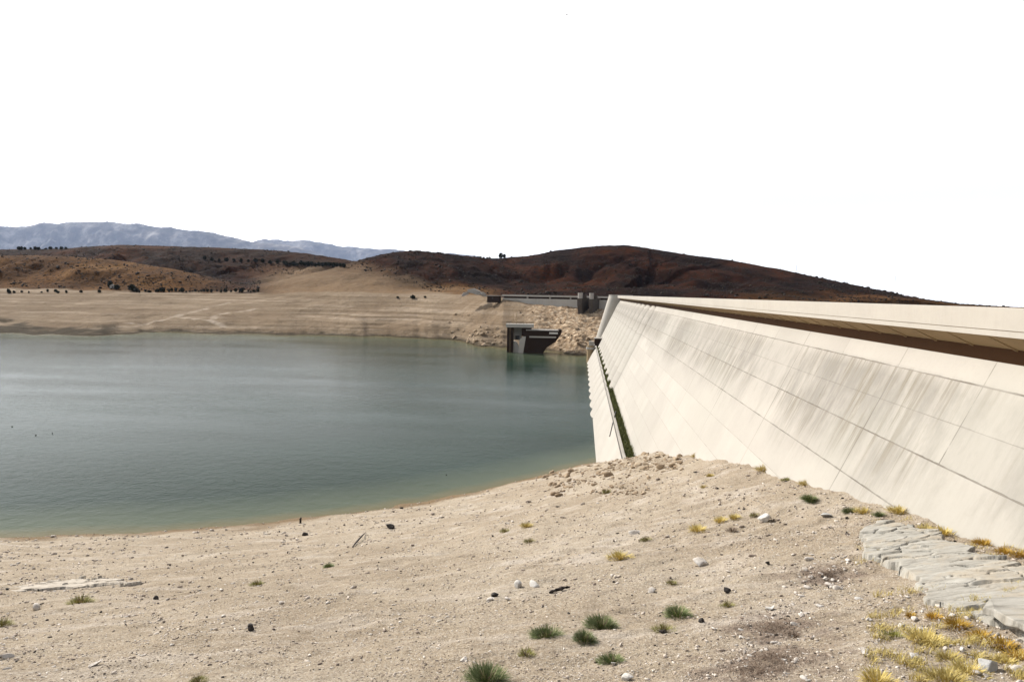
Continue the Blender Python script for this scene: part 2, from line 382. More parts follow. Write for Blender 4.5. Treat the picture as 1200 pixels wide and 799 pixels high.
rock = sstep(R(-5.5), R(-3.2), fa)*(1-veg)*(fr > 430)*np.clip(ridged(fx/9, fy/9, 4, 51)+.2, 0, 1)
litter = np.zeros_like(fr)

def make_ground():
    m, t, p = new_mat('ground_soil'); n = N(t); P = n.coord('Object')
    nb = n.noise(P, .07, 5, .6); nm = n.noise(P, .8, 6, .65); nf = n.noise(P, 9, 5, .7)
    sed = n.ramp(nb, [(.3, (.235,.18,.115)), (.5, (.345,.276,.190)), (.7, (.415,.35,.26))])
    sed = n.mix(n.maprange(nm, .35, .7, 0, .55), sed, (.265,.205,.14))
    sed = n.mix(n.maprange(nf, .53, .68, 0, .75), sed, (.56,.50,.415))
    sed = n.mix(n.maprange(nf, .47, .33, 0, .85), sed, (.155,.12,.085))
    st = n.noise(n.mapping(P, (.05, .35, 1.2), (0, 0, R(-27))), 1.0, 7, .7)
    sed = n.mix(n.maprange(st, .5, .66, 0, .5), sed, (.56,.49,.41))
    # pebbles
    vd = n.voro(P, 6.5); vc = n.voro(P, 6.5, out='Color')
    vsep = n.sep(vc)
    peb = n.math('MULTIPLY', n.math('LESS_THAN', vd, .28), n.math('GREATER_THAN', vsep[0], .62))
    pcol = n.ramp(vsep[1], [(0, (.16,.125,.10)), (.4, (.36,.30,.235)), (1, (.62,.56,.48))])
    sed = n.mix(n.math('MULTIPLY', peb, .8), sed, pcol)
    gr = n.noise(P, 26, 3, .8)
    sed = n.mix(n.maprange(gr, .52, .36, 0, .55), sed, (.15,.11,.075)); sed = n.mix(n.maprange(gr, .54, .68, 0, .5), sed, (.62,.55,.46))
    sed = n.mix(n.attr('litter'), sed, n.ramp(nf, [(.35, (.06,.045,.04)), (.6, (.22,.16,.12)), (.75, (.4,.33,.27))]))
    # far drawdown zone: banded by old water levels
    far = n.attr('far'); z = n.sep(P)[2]
    band = n.noise(n.mapping(P, (.004, .004, .55)), 1.0, 4, .65)
    band = n.math('ADD', n.math('MULTIPLY', band, n.maprange(z, 32, 40, 1, .25)), n.maprange(z, 32, 40, 0, .40))
    fs = n.ramp(band, [(.3, (.11,.075,.045)), (.46, (.205,.15,.095)), (.58, (.265,.20,.135)), (.72, (.36,.29,.21))])
    fs = n.mix(n.maprange(n.noise(P, .022, 5, .65), .42, .62, 0, .8), fs, (.165,.115,.07))
    fs = n.mix(n.maprange(n.noise(P, .25, 5, .7), .56, .68, 0, .7), fs, (.10,.07,.045))
    fs = n.mix(n.attr('rock'), fs, n.ramp(n.noise(P, .35, 5, .7), [(.35, (.10,.06,.035)), (.5, (.36,.25,.15)), (.65, (.62,.50,.36))]))
    fs = n.mix(n.math('MULTIPLY', n.attr('wash'), n.maprange(n.noise(P, .09, 4, .7), .38, .6, .05, .55)), fs, (.46,.38,.29))
    base = n.mix(far, sed, fs)
    # hills
    hn = n.noise(P, .012, 6, .62); hf = n.noise(P, .16, 5, .75)
    dark = n.ramp(hn, [(.3, (.0020,.0006,.0003)), (.46, (.009,.0022,.0006)), (.66, (.046,.0125,.0028))])  # near-black patches put gully shading into the hill colour
    ochc = n.ramp(hn, [(.3, (.075,.031,.007)), (.5, (.135,.062,.017)), (.7, (.215,.115,.040))])
    hill = n.mix(n.math('ADD', n.attr('ochre'), n.maprange(hf, .4, .6, -.1, .1), clamp=True), dark, ochc)
    hill = n.mix(n.math('MULTIPLY', n.maprange(hf, .50, .60, 0, 1), .85), hill, (.012,.007,.003))
    hill = n.mix(n.math('MULTIPLY', n.attr('bare'), n.maprange(hf, .35, .6, 1, .6)), hill, (.175,.105,.052))
    base = n.mix(n.attr('veg'), base, hill)
    mt = n.ramp(n.noise(P, .0011, 8, .7), [(.36, (.05,.045,.04)), (.52, (.15,.13,.115)), (.68, (.42,.38,.34))])
    base = n.mix(n.attr('mountain'), base, mt)
    base = n.mix(n.math('MULTIPLY', n.attr('wet'), .85), base, n.mix(far, (.15,.098,.05), (.03,.024,.014)))
    n.lk(base, p.inputs['Base Color']); p.inputs['Roughness'].default_value = .95; p.inputs['Specular IOR Level'].default_value = .03
    h = n.math('ADD', n.math('MULTIPLY', nf, .6), n.math('ADD', n.math('MULTIPLY', nm, .8), n.math('MULTIPLY', peb, .25)))
    b1 = n.bump(h, 1.0, .2)
    b2 = n.bump(n.math('MULTIPLY', hf, n.attr('far')), .9, 3.0, b1)
    n.lk(b2, p.inputs['Normal'])
    return m
M_ground = make_ground()
g_me = np_mesh('ground', co, quads, M_ground, True)
for nm_, v_ in (('veg', veg), ('ochre', np.clip(och, 0, 1)), ('bare', pale_b), ('mountain', mount), ('wet', wet), ('rock', np.clip(rock, 0, 1)), ('far', sstep(300, 420, fr))):
    fattr(g_me, nm_, v_)
trk = np.zeros_like(fr)
for line in ([(268,355),(245,359),(226,366),(206,371),(226,373),(246,375),(258,379),(262,383)], [(150,379),(185,376),(206,371)], [(300,362),(268,366),(246,375)]):
    W_ = [ground(*q, 450) for q in line]
    for a_, b_ in zip(W_[:-1], W_[1:]):
        dx_, dy_ = b_[0]-a_[0], b_[1]-a_[1]; tt_ = np.clip(((fx-a_[0])*dx_+(fy-a_[1])*dy_)/(dx_*dx_+dy_*dy_+1e-9), 0, 1)
        trk = np.maximum(trk, 1-sstep(1.5, 6.0, np.hypot(fx-a_[0]-tt_*dx_, fy-a_[1]-tt_*dy_)+3*np.abs(fbm(fx/14, fy/14, 3, 171))))
fattr(g_me, 'wash', trk*(fr > 430))
def _pix(x, y, z):
    d = np.stack([x, y, z-CAMZ], -1); k = d@F; return PCX+FOC*(d@RT)/k, PCY-FOC*(d@UP)/k
LIT = [ground(908, 735), ground(905, 770), ground(968, 672), ground(885, 785)]
for q, rad in zip(LIT, (1.5, 1.5, 1.5, 1.3)):
    dd = np.hypot(fx-q[0], fy-q[1]); litter = np.maximum(litter, (1-sstep(.1*rad, 1.9*rad, dd+1.3*fbm(fx/.9, fy/.9, 4, 99)))*.7)
fattr(g_me, 'litter', litter)
tag(link('ground', g_me), kind='structure')

# ------------------------------------------------------------------ water
def make_water():
    m, t, p = new_mat('reservoir_water'); n = N(t); P = n.coord('Object')
    dep = n.attr('depth')
    deep = n.ramp(n.noise(n.mapping(P, (.006, .012, 1)), 1, 4, .6), [(.36, (.009,.020,.011)), (.62, (.018,.034,.024))])
    c = n.mix(n.maprange(dep, 0, 1.5), (.115,.095,.045), (.07,.083,.05))
    c = n.mix(n.maprange(dep, .7, 6.0), c, deep)
    n.lk(c, p.inputs['Base Color']); p.inputs['Roughness'].default_value = .10; p.inputs['IOR'].default_value = 1.06
    p.inputs['Specular IOR Level'].default_value = .5
    w1 = n.noise(n.mapping(P, (.8, 1.5, 1), (0, 0, R(25))), 1.3, 3, .55); w2 = n.noise(P, .35, 3, .5)
    n.lk(n.bump(n.math('ADD', n.math('MULTIPLY', w1, .5), w2), n.maprange(n.noise(n.mapping(P, (.008, .03, 1), (0, 0, R(12))), 1, 4, .6), .35, .65, .16, .42), .30), p.inputs['Normal'])
    return m
wx = np.concatenate([np.arange(-1500, -130, 12.0), np.arange(-130, 12.1, 1.6)]); wy = np.concatenate([np.arange(-260, 84, 12.0), np.arange(84, 175, 1.3), np.arange(175, 700, 5.0)])
WX, WY = np.meshgrid(wx, wy, indexing='ij'); wd = -height(WX, WY, True)
wi = np.arange(len(wx)-1)[:, None]; wj = np.arange(len(wy)-1)[None]; nyw = len(wy)
wq = np.stack([wi*nyw+wj, (wi+1)*nyw+wj, (wi+1)*nyw+wj+1, wi*nyw+wj+1], -1).reshape(-1, 4)
wet_q = (wd.ravel()[wq] > -1.0).any(1); wq = wq[wet_q]
w_me = np_mesh('reservoir_water', np.stack([WX, WY, WX*0], -1).reshape(-1, 3), wq, make_water())
fattr(w_me, 'depth', wd.ravel())
tag(link('reservoir_water', w_me), kind='structure')

# ------------------------------------------------------------------ haze
hm_, ht, hp = new_mat('haze_air'); ht.nodes.remove(hp)
pv = ht.nodes.new('ShaderNodeVolumePrincipled'); pv.inputs['Color'].default_value = (.50, .61, .84, 1); pv.inputs['Density'].default_value = 1.25e-5
ht.links.new(pv.outputs[0], ht.nodes['Material Output'].inputs['Volume'])
ztop = float(co[:, 2].max())+60
tag(MB().box(-52000, 52000, -52000, 52000, float(co[:, 2].min())-1.0, ztop).build('haze', hm_), kind='stuff')

# ------------------------------------------------------------------ concrete materials
LIFTS = [-4.65, -6.9, -9.07, -12.1, -15.2, -18.3, -21.4, -24.5, -27.6]
def make_concrete(name, clean, stain, amount=.5, joints=False, streak=True):
    m, t, p = new_mat(name); n = N(t); P = n.coord('Object'); s = n.sep(P)
    c = n.mix(n.maprange(n.noise(P, .12, 5, .6), .35, .7), clean, tuple(v*.90 for v in clean))
    c = n.mix(n.maprange(n.noise(P, 2.2, 6, .7), .5, .75, 0, .25), c, tuple(v*.72 for v in clean))
    if streak:
        s1 = n.noise(n.mapping(P, (0 if joints else 1.6, 1.6, .08)), 1.0, 8, .75)
        s2 = n.noise(n.mapping(P, (.05, .05, .16)), 1.0, 3, .6)
        f = n.math('MULTIPLY', n.maprange(s1, .42, .72), n.maprange(s2, .42, .66))
        c = n.mix(n.math('MULTIPLY', f, amount, clamp=True), c, stain)
    bmp = n.math('MULTIPLY', n.noise(P, 5, 6, .7), .3)
    if joints:
        zr = n.math('SUBTRACT', s[2], CAMZ)
        # grey weathering between the first joint and mid height
        zn = n.noise(n.mapping(P, (0, .05, .09)), 1, 5, .6)
        zone = n.math('MULTIPLY', n.maprange(zr, -4.4, -5.4), n.maprange(n.math('ADD', zr, n.math('MULTIPLY', zn, 9.0)), -9.5, -5.0))
        pn = n.noise(n.mapping(P, (0, .36, .24)), 1, 10, .66)
        big = n.noise(n.mapping(P, (.045, .045, .03), loc=(2, 7, 0)), 1, 3, .5)
        c = n.mix(n.math('MULTIPLY', zone, n.maprange(n.math('ADD', pn, n.math('MULTIPLY', n.math('SUBTRACT', big, .5), .9)), .38, .66, .12, .72)), c, tuple(v*q for v, q in zip(clean, (.43, .43, .42))))
        pf = n.noise(n.mapping(P, (0, 1.3, .22)), 1, 10, .78)
        c = n.mix(n.math('MULTIPLY', n.math('MULTIPLY', zone, n.maprange(big, .38, .60, .15, 1)), n.maprange(pf, .47, .60, 0, .8)), c, tuple(v*.50 for v in clean))
        s3 = n.noise(n.mapping(P, (0, 1.5, .055)), 1.0, 8, .72)
        spot = n.maprange(n.noise(n.mapping(P, (0, .8, .30)), 1, 8, .7), .42, .54)
        f3 = n.math('MULTIPLY', n.math('MULTIPLY', n.maprange(s3, .52, .57), spot), n.maprange(big, .40, .55))
        c = n.mix(n.math('MULTIPLY', zone, f3), c, stain)
        # each cast panel has its own tone
        wn = t.nodes.new('ShaderNodeTexWhiteNoise'); wn.noise_dimensions = '2D'; cb = t.nodes.new('ShaderNodeCombineXYZ')
        n.lk(n.math('FLOOR', n.math('DIVIDE', n.math('ADD', s[1], -30.0+210+10.5), 21.0)), cb.inputs[0])
        row = None
        for L in LIFTS:
            q_ = n.math('GREATER_THAN', zr, L); row = q_ if row is None else n.math('ADD', row, q_)
        n.lk(row, cb.inputs[1]); n.lk(cb.outputs[0], wn.inputs['Vector'])
        c = n.mix(n.math('MULTIPLY', wn.outputs['Value'], .22), c, tuple(v*.55 for v in clean))
        grn = n.maprange(n.noise(n.mapping(P, (.04, .04, .09), loc=(3, 5, 1)), 1, 3, .5), .5, .72, 0, .35)
        c = n.mix(grn, c, tuple(v*q for v, q in zip(clean, (.80, .84, .82))))
        jn = n.noise(P, .7, 3, .6)
        line = None
        for k, L in enumerate(LIFTS):
            wdt = .045 if k in (0, 2, 3) else .03
            e = n.math('LESS_THAN', n.math('ABSOLUTE', n.math('SUBTRACT', zr, n.math('ADD', n.math('MULTIPLY', jn, .05), L-.025))), n.math('MULTIPLY', jn, wdt*1.9))
            e = n.math('MULTIPLY', e, .9 if k in (0, 2, 3) else .45)
            line = e if line is None else n.math('MAXIMUM', line, e)
        v = n.math('ABSOLUTE', n.math('SUBTRACT', n.math('FRACT', n.math('DIVIDE', n.math('ADD', s[1], -30.0+210), 21.0)), .5))
        vl = n.math('MULTIPLY', n.math('GREATER_THAN', v, .5-.0034), n.maprange(zr, -20, -12, .25, 1))
        v2 = n.math('ABSOLUTE', n.math('SUBTRACT', n.math('FRACT', n.math('DIVIDE', n.math('ADD', s[1], -19.5+210), 21.0)), .5))
        vl2 = n.math('MULTIPLY', n.math('MULTIPLY', n.math('GREATER_THAN', v2, .5-.0022), n.maprange(zr, -9.2, -9.0)), n.maprange(jn, .4, .55, 0, .8))
        line = n.math('MAXIMUM', line, n.math('MAXIMUM', n.math('MULTIPLY', vl, .75), vl2))
        c = n.mix(n.math('MULTIPLY', n.math('MULTIPLY', line, n.maprange(n.noise(P, .22, 3, .6), .4, .6, .5, 1)), .85), c, (.095,.078,.06))
        # dirt bleeding down from the joints
        for L in (-4.65, -9.07):
            below = n.math('MULTIPLY', n.maprange(zr, L-2.4, L-.05), n.math('LESS_THAN', zr, L))
            c = n.mix(n.math('MULTIPLY', n.math('MULTIPLY', below, n.math('MULTIPLY', n.maprange(s3, .46, .62), n.maprange(big, .36, .54))), .9), c, stain)
        bmp = n.math('SUBTRACT', bmp, n.math('MULTIPLY', line, .6))
    n.lk(c, p.inputs['Base Color']); p.inputs['Roughness'].default_value = .88
    n.lk(n.bump(bmp, .35, .05), p.inputs['Normal'])
    return m
CREAM = (.385, .350, .298); STAIN = (.19, .165, .125)
M_face = make_concrete('dam_face_concrete', CREAM, STAIN, .12, True)
M_conc = make_concrete('pale_concrete', CREAM, STAIN, .5)
M_par = make_concrete('parapet_concrete', (.40,.362,.305), (.30,.26,.20), .35)
M_grey = make_concrete('grey_concrete', (.34,.31,.27), (.12,.10,.08), .9)
M_shadec = make_concrete('shade_dark_concrete', (.075,.062,.05), (.025,.02,.016), .9)  # the piers' shaded faces are put into this dark base colour
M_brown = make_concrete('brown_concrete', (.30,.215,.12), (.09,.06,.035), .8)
M_rec = make_concrete('recess_shade_concrete', (.06,.027,.010), (.02,.012,.006), .7)  # shadow under the overhang, put into the wall colour
M_darkc = make_concrete('dark_shaded_concrete', (.028,.016,.010), (.012,.008,.006), .8)  # on intake legs and hull this dark colour stands for their shade
M_steel, _t, _p = new_mat('dark_steel'); _p.inputs['Base Color'].default_value = (.05,.045,.04,1); _p.inputs['Roughness'].default_value = .6; _p.inputs['Metallic'].default_value = .6
M_asph, _t, _p = new_mat('asphalt'); _n = N(_t); _n.lk(_n.ramp(_n.noise(_n.coord(), 3, 5, .7), [(.3, (.04,.04,.04)), (.7, (.075,.07,.068))]), _p.inputs['Base Color'])

# ------------------------------------------------------------------ the dam
Y0, YR, Y1 = -40.0, 219.0, 427.0             # near end, where the round heads begin, far end
Zc = CAMZ
dam = tag(empty('dam', (0, 0, 0)), 'long pale concrete dam with overhanging parapet walling in the reservoir', 'dam')
tf, bf = Zc-3.27, Zc-30.25
MB().prism([(22.6, tf), (face_x(bf), bf), (face_x(bf), Zc-56), (30, Zc-56), (30, tf)], Y0, YR, nseg=60).build('upstream_face', M_face, dam)
NH = 11; hw = (Y1-YR)/NH
def head_mesh(top, bot, deep, xfun, back, name, mat, bulge=2.4, nu=14):
    """one round-headed buttress: a bulging cross-section swept down the slope"""
    rings = []
    for z, nar in ((top, .42), (top-1.0, .72), (top-2.6, .95), (top-4.5, 1.0), (bot, 1.0), (deep, 1.0)):
        xs = xfun(max(z, bot)) if z >= bot else xfun(bot)+ (0 if xfun is face_x else -.5*(bot-z))
        ring = [(back, hw/2-(hw/2-.02)*nar, z)]
        for k in range(nu+1):
            u = k/nu; b = bulge*math.sqrt(max(0, 1-(2*u-1)**2))
            ring.append((xs+1.5-b*(.6+.4*nar), hw/2+(u-.5)*(hw-.04)*nar, z))
        ring.append((back, hw/2+(hw/2-.02)*nar, z)); rings.append(ring)
    m = MB(); m.loft(rings); return m.mesh(name, mat, True)
hm1 = head_mesh(tf, bf, Zc-56, face_x, 30, 'buttress_head', M_face)
def toe_x(z): return 8.4+.5*(z-(Zc-30.3))
hm2 = head_mesh(Zc-30.3, Zc-42, Zc-56, toe_x, face_x(bf)+3.5, 'toe_head', M_conc, 2.2)
for k in range(NH):
    link('buttress_head', hm1, (0, YR+k*hw, 0), parent=dam)
    link('toe_head', hm2, (0, YR+k*hw, 0), parent=dam)
MB().prism([(8.4, Zc-30.3), (face_x(bf)-.02, Zc-30.3), (face_x(bf)-.02, Zc-56), (toe_x(Zc-56), Zc-56)], 60, YR, nseg=10).build('toe_wall', M_conc, dam)
MB().box(8.15, 8.7, 60, YR+.0, Zc-30.6, Zc-30.02).build('ledge_curb', M_conc, dam)
MB().tube([(8.0, 66, Zc-30.35), (8.0, Y1-4, Zc-30.35)], .09, 6).build('ledge_shadow_line', M_steel, dam)  # dark tube added for the shadow gap beside the curb
a_ = _on_plane(722, 482, 8.4, -30.3, .5); b_ = _on_plane(715, 511, 8.4, -30.3, .5)
MB().tube([(a_[0]-.1, a_[1], a_[2]+Zc), (b_[0]-.1, b_[1], b_[2]+Zc)], .13, 6).build('drain_pipe', M_steel, dam)
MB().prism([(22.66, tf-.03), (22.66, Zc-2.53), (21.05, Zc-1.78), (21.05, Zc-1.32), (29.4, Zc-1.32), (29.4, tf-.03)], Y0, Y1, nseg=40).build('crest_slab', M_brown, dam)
MB().prism([(20.96, Zc-1.76), (20.96, Zc-1.47), (21.5, Zc-1.45), (21.5, Zc-1.76)], Y0, Y1, nseg=30).build('slab_edge', M_par, dam)
MB().box(21.0, 21.36, Y0, Y1+6, Zc-1.44, Zc-.29).build('parapet', M_par, dam, bevel=.02)
MB().box(28.9, 29.3, Y0, Y1, Zc-1.31, Zc-.9).build('downstream_kerb', M_par, dam)
MB().box(21.37, 28.88, Y0, Y1, Zc-1.317, Zc-1.305).build('crest_road', M_asph, dam)
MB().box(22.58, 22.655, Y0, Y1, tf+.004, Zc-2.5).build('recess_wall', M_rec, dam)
MB().prism([(30.0, Zc-4), (58, Zc-56), (30.0, Zc-56)], Y0, Y1).build('downstream_face', M_grey, dam)
br = MB().prism([(22.62, Zc-2.60), (21.10, Zc-1.84), (21.10, Zc-1.70), (22.62, Zc-2.40)], -.09, .09).mesh('bracket', M_brown)
for k in range(60): link('bracket', br, (0, 22+k*4.2, 0), parent=dam)

# far end block with its half-round front
eb = tag(empty('end_block', (0, 428, 0)), 'pale half-round concrete pier closing off the far end of the dam', 'pier')
def block_ring(z):
    x = 16.0-.28*(Zc-.4-z); ring = []
    for k in range(13):
        a = math.pi*k/12; ring.append((x+4.5-4.5*math.sin(a), 6.4-5.4*math.cos(a), z))
    return ring+[(30, 11.8, z), (30, 1.0, z)]
MB().loft([block_ring(Zc-56), block_ring(Zc-.9)]).build('pier_body', M_conc, eb, True)
MB().loft([[(x, y, Zc-.9+dz) for x, y, _ in block_ring(Zc-.9)] for dz in (.004, 1.0)]).build('pier_cap', M_grey, eb, True)

# grass growing on the ledge
def blades(n, pos, hgt, wid, lean, curve=.3):
    """n curved grass blades, 2 quads each"""
    a = rng.uniform(0, 2*np.pi, n); l = lean*rng.uniform(.3, 1, n); h = hgt*rng.uniform(.55, 1.1, n); wd_ = wid*rng.uniform(.6, 1.3, n)
    dirv = np.stack([np.cos(a), np.sin(a), 0*a], -1); side = np.stack([-np.sin(a), np.cos(a), 0*a], -1); up = np.array([0, 0, 1.])
    p0 = pos; p1 = pos+dirv*(h*l*.45)[:, None]+up*(h*.6)[:, None]; p2 = pos+dirv*(h*l*(1+curve))[:, None]+up*(h*(1-.25*l))[:, None]
    v = np.stack([p0-side*wd_[:, None], p0+side*wd_[:, None], p1+side*wd_[:, None]*.7, p1-side*wd_[:, None]*.7, p2+side*wd_[:, None]*.12, p2-side*wd_[:, None]*.12], 1)
    o = np.arange(n)[:, None]*6
    f = np.concatenate([o+np.array([[0, 1, 2, 3]]), o+np.array([[3, 2, 4, 5]])])
    return v.reshape(-1, 3), f
def make_leaf(name, stops, scale=3.0):
    m, t, p = new_mat(name); n = N(t)
    oi = t.nodes.new('ShaderNodeObjectInfo').outputs['Random']
    c = n.ramp(n.noise(n.coord('Object'), scale, 4, .7), stops)
    h = t.nodes.new('ShaderNodeHueSaturation'); n.lk(c, h.inputs['Color']); n.lk(n.maprange(oi, 0, 1, .8, 1.2), h.inputs['Value'])
    n.lk(h.outputs[0], p.inputs['Base Color']); p.inputs['Roughness'].default_value = .8
    return m
M_green = make_leaf('green_shrub', [(.3, (.07,.095,.028)), (.5, (.135,.165,.06)), (.7, (.26,.265,.12))], 9)
M_olive = make_leaf('olive_shrub', [(.3, (.10,.105,.02)), (.5, (.20,.19,.04)), (.7, (.33,.29,.08))], 9)
M_yell = make_leaf('yellow_grass', [(.3, (.26,.18,.045)), (.5, (.47,.36,.11)), (.7, (.66,.56,.25))], 9)
M_straw = make_leaf('straw', [(.3, (.22,.17,.09)), (.5, (.38,.31,.18)), (.7, (.50,.43,.29))], 9)
M_gold = make_leaf('golden_grass', [(.3, (.20,.10,.012)), (.5, (.42,.25,.035)), (.7, (.60,.42,.09))], 9)
M_dry = make_leaf('dry_twigs', [(.3, (.05,.034,.024)), (.5, (.16,.11,.075)), (.7, (.36,.29,.21))], 9)
M_moss = make_leaf('ledge_grass', [(.3, (.03,.036,.008)), (.5, (.07,.075,.018)), (.7, (.15,.14,.04))], 1.2)
nn = 16000
yy = 100+(Y1-8-100)*rng.uniform(0, 1, nn)**1.5; keep = rng.uniform(0, 1, nn) < np.clip(1.25-.0016*(yy-100)+.9*fbm(yy/6, yy*0, 3, 5), 0, 1)
yy = yy[keep]; xx = rng.uniform(8.8, 10.3, len(yy)); pz = np.where(xx > 9.9, Zc-30.25+(xx-9.9)*1.6, Zc-30.3)
v, f = blades(len(yy), np.stack([xx-.3*(xx > 9.9), yy, pz], -1), .95, .07, .7)
tag(link('grass', np_mesh('grass', v, f, M_moss)), 'dark green grass strip along the ledge of the dam', 'grass', kind='stuff')

# ------------------------------------------------------------------ rocks
def make_rock(name, a, b, c, sc=2.5):
    m, t, p = new_mat(name); n = N(t); P = n.coord('Object')
    oi = t.nodes.new('ShaderNodeObjectInfo').outputs['Random']
    col = n.ramp(n.noise(P, sc, 6, .7), [(.3, a), (.5, b), (.72, c)])
    h = t.nodes.new('ShaderNodeHueSaturation'); n.lk(col, h.inputs['Color']); n.lk(n.maprange(oi, 0, 1, .8, 1.15), h.inputs['Value'])
    n.lk(h.outputs[0], p.inputs['Base Color']); n.lk(n.bump(n.noise(P, sc*3, 6, .75), .6, .06), p.inputs['Normal'])
    return m
M_rockp = make_rock('pale_rock', (.30,.25,.20), (.46,.41,.35), (.60,.56,.50))
M_rockw = make_rock('white_rock', (.36,.325,.28), (.50,.465,.41), (.60,.57,.52))
M_chalk = make_rock('chalky_rock', (.24,.20,.15), (.36,.31,.245), (.44,.39,.32), 1.5)
M_rockd = make_rock('dark_rock', (.015,.013,.012), (.04,.034,.03), (.10,.085,.07))
M_rockg = make_rock('grey_rock', (.22,.21,.19), (.38,.365,.335), (.52,.50,.46), 1.2)
M_rockb = make_rock('brown_rock', (.12,.075,.045), (.33,.24,.15), (.55,.44,.31), .5)
_ico = {}
def ico(sub):
    if sub not in _ico:
        import bmesh
        bm = bmesh.new(); bmesh.ops.create_icosphere(bm, subdivisions=sub, radius=1.0)
        _ico[sub] = (np.array([v.co[:] for v in bm.verts]), np.array([[v.index for v in f.verts] for f in bm.faces])); bm.free()
    return _ico[sub]
def rock_verts(seed, sub=3, flat=.6, cuts=9):
    """angular stone: a sphere cut by random planes, then roughened"""
    V, Fc = ico(sub); r_ = np.random.default_rng(seed); V = V*np.array([1, r_.uniform(.6, .95), flat])
    for k in range(cuts):
        d = r_.normal(size=3); d /= np.linalg.norm(d); lim = r_.uniform(.38, .62)*(flat if abs(d[2]) > .7 else 1)
        s_ = V@d; ex = np.clip(s_-lim, 0, None); V = V-d*ex[:, None]*.96
    V = V*(1+.06*fbm(V[:, 0]*3+seed, V[:, 1]*3+V[:, 2]*2, 3, seed)[:, None])
    return V, Fc
def rock_mesh(name, seed, mat, sub=3, flat=.6, cuts=9):
    V, Fc = rock_verts(seed, sub, flat, cuts); V = V*np.array([.5, .5, .5])/np.abs(V[:, :2]).max(); return np_mesh(name, V, Fc, mat)

def gsize(p, px): return px*np.dot(np.asarray(p)-CAM, F)/FOC      # photo pixels -> metres at that place
def put_rock(px, py, wpx, mat, label, seed, flat=.55, name='rock', rz=None, group=None, cat='rock', sink=.12, stretch=(1,1,1)):
    p = ground(px, py)
    if p is None: return
    s = gsize(p, wpx); me = rock_mesh(name, seed, mat, 3, flat)
    o = link(name, me, (p[0], p[1], p[2]+s*flat*(.5-sink)*.8*stretch[2]), (random.uniform(-.15,.15), random.uniform(-.15,.15), random.uniform(0,6.28) if rz is None else rz), (s*stretch[0], s*stretch[1], s*stretch[2]))
    return tag(o, label, cat, group)
ROCKS = [  # photo place, width in photo pixels, material, label, flatness
 (895,611,15,M_rockw,'white angular block beside a dry tuft, on the slope below the dam',.85),
 (1156,784,26,M_rockg,'grey boulder with a black shadow under it among yellow grass',.75),
 (1192,786,22,M_rockp,'pale stone at the right edge beside the shadowed grey boulder',.5),
 (1103,752,14,M_rockw,'white chunk of rock in the yellow grass under the bedrock slab',.8),
 (1127,763,9,M_rockw,'round whitish stone just right of the white chunk',.8),
 (1013,765,15,M_rockp,'flat pale stone left of the yellow grass patch',.4),
 (1071,772,14,M_rockw,'light grey flat stone below the yellow grass patch',.5),
 (1005,702,13,M_rockw,'small pale slab between the two patches of dry brush and the bedrock',.3),
 (1071,727,11,M_rockp,'pale rounded stone above the yellow grass patch',.6),
 (1056,735,11,M_rockw,'pale pointed stone at the left rim of the yellow grass',.9),
 (901,713,13,M_rockw,'flat white stone at the top of the lower brush patch',.3),
 (930,732,11,M_rockp,'pale stone beside the grey green tuft in the brush patch',.5),
 (294,738,12,M_rockd,'black rock alone on the bare lower left slope',.75),
 (42,714,14,M_rockp,'grey white lump below the chalky strip at far left',.7),
 (75,689,11,M_rockd,'dark stone sitting on the chalky strip at far left',.6),
 (182,702,9,M_rockd,'small dark stone right of the olive tuft at left',.55),
 (607,688,13,M_rockw,'pale round rock by the bleached streak of stones',.75),
 (596,703,12,M_rockp,'flattish pale stone below the bleached streak',.4),
 (625,686,17,M_rockw,'long bleached stone pointing down slope',.35),
 (575,704,10,M_rockp,'small pale stone left of the bleached streak',.4),
 (580,699,9,M_rockd,'dark upright stone left of the bleached streak',1.0),
 (457,619,11,M_rockd,'dark lump near the water right of the fallen stick',.6),
 (358,627,8,M_rockd,'dark stone at the water side left of the fallen stick',.6),
 (822,729,9,M_rockd,'black stone right of the two small green shrubs',.8),
 (777,741,10,M_rockd,'dark flat stone at the foot of the small green shrub',.4),
 (851,694,11,M_rockd,'dark jagged stone above the pale green tuft',.6),
 (900,661,7,M_rockd,'tiny black stone above the upper brush patch',.7),
 (820,661,20,M_rockp,'broad flat pale stone in mid slope',.25),
 (744,624,17,M_rockp,'low chalky stone above the yellow tuft in mid slope',.3),
 (815,554,8,M_rockd,'small dark stone high on the slope near the dam',.5),
 (969,605,14,M_rockg,'flat grey slab upslope of the bedrock, below the dam wall',.25),
 (764,693,12,M_rockp,'small chalky stone between the dark ledge shadow and the green shrubs',.4),
 (1145,790,12,M_rockp,'small pale stone below the grey boulder at the bottom edge',.5),
 (736,796,14,M_rockw,'whitish stone cut by the bottom edge under the shrubs',.5),
 (719,779,8,M_rockw,'tiny white stone leaning on the lowest of the two right shrubs',.7),
]
for k, (px, py, wp, mt, lb, fl) in enumerate(ROCKS): put_rock(px, py, wp, mt, lb, 100+k, fl)
for px, py, wp, lb in [(112,780,18,'long flat slab with dark shaded side at lower left'), (8,769,18,'flat slab at the left edge near the bottom'), (544,773,18,'thin dark edged slab left of the largest green shrub'), (8,784,12,'small flat slab under the left edge slab')]:
    put_rock(px, py, wp, M_rockp, lb, 200+px, .28, 'slab', rz=R(28), stretch=(1, .55, .8), cat='slab')

